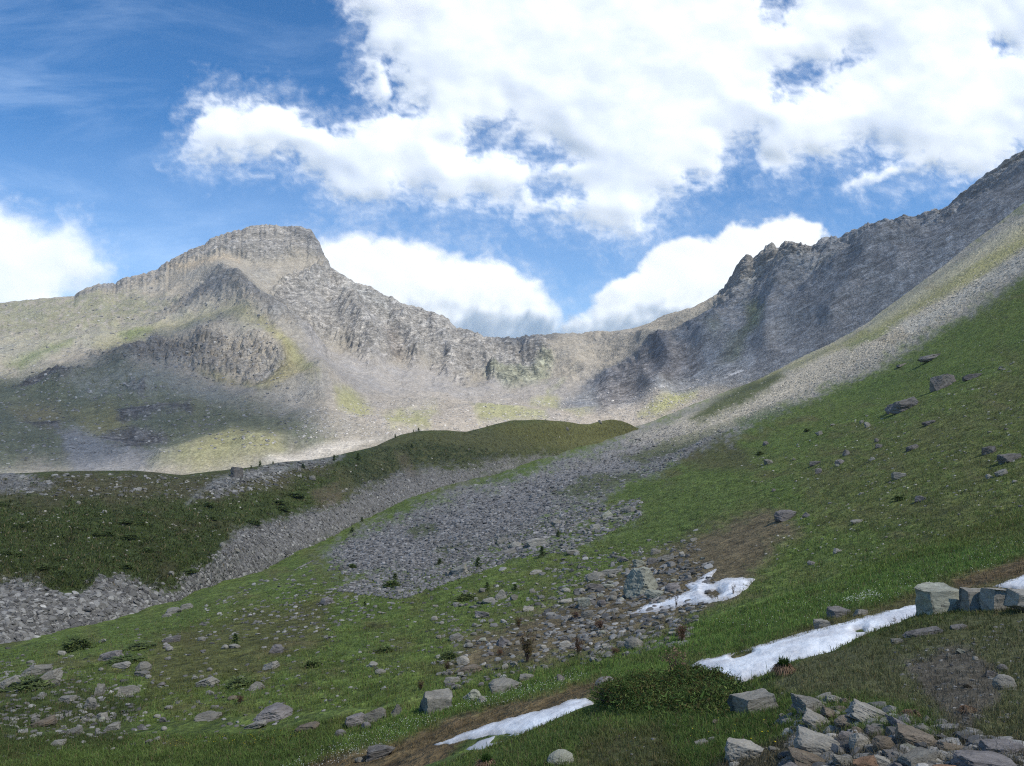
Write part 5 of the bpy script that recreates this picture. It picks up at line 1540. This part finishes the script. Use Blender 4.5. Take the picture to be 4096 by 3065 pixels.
def root(name, p, label, cat, group=None):
    e = bpy.data.objects.new(name, None); COL.objects.link(e); e.location = p; e.empty_display_size = .1
    return tag(e, label, cat, group)


# the juniper on the knoll
p, s = hit(665, 699)
jr = root('juniper_bush', p, 'wide low green juniper bush at the edge of the snow on the knoll', 'bush')
pts, ups = [], []
for q in in_poly(14000, [(588, 700), (590, 688), (600, 680), (625, 673), (660, 671), (700, 673), (725, 680), (745, 694), (752, 702), (730, 712), (690, 714), (640, 716), (600, 710)]):
    g_, s_ = hit(q[0], max(q[1], 700 if q[0] < 700 else 697), (K,))
    if g_ is None:
        continue
    g_ = g_ + np.array([rng.normal(0, .05), rng.uniform(-.5, .9), 0])
    u_ = (g_[0] - p[0]) / 2.0
    top = .24 * max(0, 1 - abs(u_) ** 2.4) * (1 - ((g_[1] - p[1]) / 1.5) ** 2) + .10
    top *= 1 + .45 * perlin(g_[0] * 1.6, g_[1] * 1.6, 0.3) + .25 * perlin(g_[0] * 4, g_[1] * 4, 2.3)
    zz = max(top, .05) * rng.uniform(.55, 1.0) ** .5
    pts.append(g_ + [0, 0, zz] - p); ups.append((rng.normal(0, .3), -.3, .7))
link('foliage', spray_mesh('foliage', pts, .05, [(.075, .125, .03), (.055, .092, .024), (.11, .145, .04), (.10, .085, .03)], 8, .05, .6, ups), M_LEAF, jr)
st = []
for k in range(26):
    x0 = rng.uniform(-1.7, 1.7); e_ = np.array([x0 + rng.normal(0, .3), rng.normal(0, .4), .35 * max(.2, 1 - (x0 / 2) ** 2)])
    st.append(tube([[x0 * .6, 0, -.05], (np.array([x0 * .6, 0, 0]) + e_) / 2 + [0, 0, -.06], e_], [.022, .014, .005]))
link('stem', mesh_raw('stem', *join(st), None, True), bark, jr)

LARCH = [(.085, .125, .04), (.11, .145, .048), (.065, .095, .033)]


def conifer(seed, dense=1.0):
    """a small larch about one unit tall: trunk, and a crown of drooping sprays"""
    r = np.random.default_rng(seed)
    tr_ = tube([[0, 0, -.05], [.01, 0, .35], [-.005, .01, .7], [0, 0, 1.0]], [.035, .026, .015, .004])
    pts, ups, limbs = [], [], [tr_]
    for k in range(int(34 * dense)):
        z = .10 + .88 * (k + r.random()) / (34 * dense)
        L_ = (.34 * (1 - z) ** .8 + .03) * r.uniform(.55, 1.2); a_ = r.uniform(0, 2 * PI)
        e_ = np.array([math.cos(a_) * L_, math.sin(a_) * L_, z - .25 * L_ + .06])
        limbs.append(tube([[0, 0, z], e_ * .5 + np.array([0, 0, z * .5 + .015]), e_], [.008, .005, .002], 4))
        for u_ in np.linspace(.25, 1, 5):
            pts.append(np.array([0, 0, z]) * (1 - u_) + e_ * u_); ups.append((math.cos(a_) * .5, math.sin(a_) * .5, .1))
    cr = spray_mesh('crown', pts, .085, LARCH, 7, .022, .8, ups)
    return mesh_raw('trunk', *join(limbs), None, True), cr


CON = [conifer(60 + i) for i in range(3)]


def plant_tree(px_, ba, h_px, which, label, group, wide=1.0, meshes=None, name='larch_tree', cat='tree', sheets=SHEETS):
    p_, s_ = hit_near(px_, ba, sheets)
    hh = h_px * .7 * p_[1] / F
    e = root(name, p_, label, cat, group)
    e.scale = (hh * wide, hh * wide, hh); e.rotation_euler = (0, 0, rng.uniform(0, 6))
    tm, cm_ = (meshes or CON)[which]
    for nm, me, mt in (('trunk', tm, bark), ('crown', cm_, M_LEAF)):
        o_ = bpy.data.objects.new(nm, me); COL.objects.link(o_); o_.parent = e
        if not me.materials:
            me.materials.append(mt)
    return e


for i, (x, y, h_, w_, lb) in enumerate([
        (260, 466.5, 8, 1.0, 'tallest dark larch on the left moraine crest'), (251, 468.5, 4.5, 1.2, 'small larch left of the tallest one on the moraine crest'), (273, 464, 4, 1.2, 'small larch right of the tallest one on the moraine crest'),
        (334, 461, 8, 1.2, 'dark larch among pale rocks on the moraine'), (303, 468, 6, 1.8, 'bushy larch below the crest among pale rocks'), (358, 460, 10, 1.1, 'slim larch in front of the pale moraine gully'),
        (418.5, 431.4, 5, 1.2, 'larch on the skyline hump of the moraine'), (413.5, 432, 3.2, 1.2, 'little larch beside the one on the skyline hump'), (395, 437.5, 5, 1.1, 'larch on the rising moraine skyline left of the hump'), (412, 448, 6, 1.5, 'dark larch on the slope under the skyline hump'), (487, 424.8, 2.6, 1.6, 'tiny far larch on the skyline before the dome')]):
    plant_tree(x, y, h_, i % 3, lb, 'larches along the moraine crest', w_, sheets=(M,))
for i, (x, y, h_, w_, lb) in enumerate([
        (542, 557, 14, 1.2, 'green young conifer right of the long pale slab'), (478, 567, 13, 1.3, 'dark young conifer right of the large leaning slab'), (440, 565, 9, 1.8, 'bushy young conifer left of the leaning slab'), (362, 522, 7, 1.2, 'small conifer on green ground beside the scree tongue'), (352, 532, 6, 2.0, 'low conifer bush by the left tip of the scree tongue'),
        (487, 590, 11, 1.2, 'thin conifer above the pale pointed boulder'), (235, 646, 16, 1.2, 'dark conifer behind the flat stone on the left turf'), (365, 606, 7, 1.2, 'small conifer on the wide turf right of the pinkish boulder'), (395, 580, 9, 1.8, 'low conifer on the rubble edge, centre'), (558, 537, 9, 1.3, 'conifer among the blocks of the upper rubble tongue'), (515, 590, 8, 2.0, 'bushy conifer right of the pale pointed boulder')]):
    plant_tree(x, y, h_, i % 3, lb, 'young conifers on the valley floor', w_, sheets=(G,))


def bush(seed, tones):
    r = np.random.default_rng(seed); pts, ups, limbs = [], [], []
    for k in range(60):
        a_ = r.uniform(0, 2 * PI); rr = r.random() ** .5 * .5
        z = .9 * (1 - (rr / .52) ** 2) * r.uniform(.5, 1.1) + .06
        e_ = np.array([math.cos(a_) * rr, math.sin(a_) * rr, z])
        limbs.append(tube([[0, 0, -.05], e_ * .5 + np.array([0, 0, .06]), e_], [.014, .008, .003], 4))
        for u_ in (.6, .8, 1.0):
            pts.append(e_ * u_); ups.append((math.cos(a_) * .4, math.sin(a_) * .4, .5))
    return mesh_raw('stem', *join(limbs), None, True), spray_mesh('foliage', pts, .17, tones, 7, .05, .8, ups)


BSH = [bush(80 + i, [(.095, .135, .042), (.125, .155, .05), (.08, .105, .038)]) for i in range(2)]


def plant_bush(px_, ba, w_px, h_px, which, label, group, meshes=None, name='shrub'):
    p_, s_ = hit_near(px_, ba, (G, M, K))
    k = p_[1] / F
    e = root(name, p_, label, 'bush', group); e.scale = (w_px * k, w_px * k * .8, h_px * k * .8); e.rotation_euler = (0, 0, rng.uniform(0, 6))
    tm, cm_ = (meshes or BSH)[which]
    for nm, me, mt in (('stem', tm, bark), ('foliage', cm_, M_LEAF)):
        o_ = bpy.data.objects.new(nm, me); COL.objects.link(o_); o_.parent = e
        if not me.materials:
            me.materials.append(mt)
    return e


for i, (x, y, w_, h_, lb) in enumerate([
        (77, 651, 26, 17, 'biggest dark green bush at the left foot of the talus'), (313, 667, 18, 9, 'dark low bush on the turf below the pinkish boulder'), (465, 600, 20, 8, 'dark flat bush left of the pale pointed boulder'), (392, 587, 17, 8, 'dark bush beside the centre rubble'), (25, 690, 50, 12, 'wide dark heath bush under the tilted pale slab'),
        (126, 663, 40, 7, 'dark heath bush around the violet grey slab'), (240, 685, 30, 8, 'dark mossy bush left of the crumpled boulder'), (385, 652, 18, 7, 'dark green cushion bush on the turf, centre left'), (450, 658, 20, 8, 'round dark bush above the pale split boulder'), (352, 568, 9, 5, 'small bush at the left tip of the scree tongue'),
        (60, 575, 14, 6, 'dark bush on the grass tongue inside the talus'), (148, 552, 16, 6, 'dark bush on the lower moraine slope'), (185, 538, 10, 6, 'dark bush right of the grass tongue on the moraine'), (108, 535, 12, 5, 'dark bush in the middle of the moraine slope'), (140, 648, 30, 6, 'low heath strip right of the biggest bush'), (760, 455, 8, 5, 'tiny bush at the hill shoulder'), (807, 432, 7, 5, 'tiny bush above the pale tipped stone'), (900, 500, 14, 6, 'dark bush left of the violet split stone')]):
    plant_bush(x, y, w_, h_, i % 2, lb, 'dark shrubs')

for q in in_poly(22, [(0, 500), (200, 500), (330, 485), (260, 530), (180, 580), (0, 580)]):
    plant_bush(q[0], q[1], rng.uniform(8, 18), rng.uniform(4, 6), random.randrange(2), 'low dark shrub on the shaded left slope of the moraine', 'shrubs on the shaded moraine slope')


def twigs(seed, n, tones):
    """a bare larch or willow sapling: thin rising twigs with a few dry leaves"""
    r = np.random.default_rng(seed); limbs, pts, ups = [], [], []
    for k in range(n):
        a_ = r.uniform(0, 2 * PI); L_ = r.uniform(.35, 1.0); o_ = r.uniform(.05, .33)
        e_ = np.array([math.cos(a_) * o_, math.sin(a_) * o_, L_])
        mid = e_ * .5 + r.normal(0, .03, 3)
        limbs.append(tube([[0, 0, -.03], mid, e_], [.012, .008, .003], 4))
        for q in range(3):
            b0 = mid + (e_ - mid) * r.random(); b1 = b0 + np.array([r.normal(0, .10), r.normal(0, .10), r.uniform(.02, .14)])
            limbs.append(tube([b0, b1], [.005, .002], 3)); pts.append(b1); ups.append((0, 0, .4))
            pts.append((b0 + b1) / 2); ups.append((0, 0, .4))
    return mesh_raw('stem', *join(limbs), None, True), spray_mesh('foliage', pts, .07, tones, 5, .03, .9, ups)


TW = [twigs(90, 26, [(.10, .075, .035), (.085, .080, .03), (.12, .075, .04)]), twigs(91, 22, [(.15, .085, .05), (.12, .07, .045)]), twigs(92, 9, [(.16, .11, .07)])]
for x, y, w_, h_, k, lb in [(527, 662, 26, 36, 0, 'tallest olive brown sapling among the brown grass'), (519, 628, 14, 14, 0, 'olive sapling behind the tallest brown one'), (578, 655, 16, 24, 1, 'reddish bare sapling right of the pale oblong block'), (600, 629, 20, 12, 1, 'reddish dry shrub in the middle of the rubble'), (576, 620, 14, 12, 1, 'reddish dry shrub below the greenish slab'), (676, 672, 46, 30, 2, 'bare twiggy willow standing behind the juniper'), (676, 608, 10, 17, 2, 'bare sapling standing in the forked snow patch'), (733, 595, 10, 14, 2, 'thin twig at the lower rim of the forked snow patch'),
                          (421, 690, 14, 12, 0, 'olive dry shrub at the turf edge, centre'), (447, 672, 12, 14, 0, 'olive dry shrub near the brown ledge'), (500, 655, 14, 8, 1, 'reddish shrub under the jumbled violet boulder'), (682, 642, 22, 24, 1, 'reddish twigs right of the domed boulder'), (240, 704, 14, 12, 1, 'dry straw shrub in the lower left meadow'), (894, 624, 7, 9, 2, 'little twig on the turf rim above the knoll snow'), (615, 655, 18, 10, 1, 'reddish shrub left of the domed boulder')]:
    plant_bush(x, y, w_, h_, k, lb, 'dry saplings and twigs', TW, 'sapling')

# tussocks of grass on the knoll
def tussock(px_, ba, w_px, h_px, label, green_top, n=420):
    p_, s_ = hit_near(px_, ba, (K, G))
    k = p_[1] / F; W_, H_ = w_px * k, h_px * k
    e = root('grass_tussock', p_, label, 'grass tussock')
    a_ = rng.uniform(0, 2 * PI, n); r_ = np.sqrt(rng.random(n)) * W_ * .22
    base = np.stack([np.cos(a_) * r_, np.sin(a_) * r_, np.zeros(n) + H_ * .35 * (1 - r_ / (W_ * .3))], 1)
    d = np.stack([np.cos(a_), np.sin(a_), 0 * a_], 1)
    up = np.array([0, 0, 1.0])
    out_ = (W_ * rng.uniform(.18, .5, n))[:, None]
    tip = base + d * out_ - up * (base[:, 2:3] + .0 * H_ - H_ * rng.uniform(-.05, .12, n)[:, None])
    mid = base + d * out_ * .4 + up * (H_ * rng.uniform(.15, .35, n))[:, None]
    w_ = max(.004, .5 * k); sd_ = np.cross(d, up) * w_
    V = np.stack([base - sd_, base + sd_, mid + sd_ * .8, mid - sd_ * .8, tip], 1).reshape(-1, 3)
    i_ = np.arange(n)[:, None] * 5
    Fc = np.concatenate([i_ + np.array([[0, 1, 2]]), i_ + np.array([[0, 2, 3]]), i_ + np.array([[3, 2, 4]])])
    c_ = np.array([.20, .135, .085]) * np.exp(rng.normal(0, .25, n))[:, None]
    link('straw', mesh_raw('straw', V, Fc, {'cover': np.repeat(c_, 5, 0)}, False), M_LEAF, e)
    if green_top:
        m_ = 320
        a_ = rng.uniform(0, 2 * PI, m_); r_ = np.sqrt(rng.random(m_)) * W_ * .17
        base = np.stack([np.cos(a_) * r_, np.sin(a_) * r_, np.full(m_, H_ * .3)], 1)
        c_ = np.array([.045, .085, .018]) * np.exp(rng.normal(0, .25, m_))[:, None]
        link('blades', blades_mesh('blades', base, H_ * .65 * np.exp(rng.normal(0, .15, m_)), np.full(m_, w_ * 1.6), c_, .3), M_LEAF, e)
    return e


tussock(784, 674, 26, 17, 'tussock with a green crown and a brown straw skirt at the snow edge', True)
tussock(912, 720, 24, 15, 'dry straw tussock above the sloping slabs of the heap', False)
tussock(486, 768, 24, 14, 'straw and green tussock at the bottom edge under the lichen boulder', True)
tussock(968, 712, 18, 9, 'low straw tussock on the bare earth right of the heap', False)
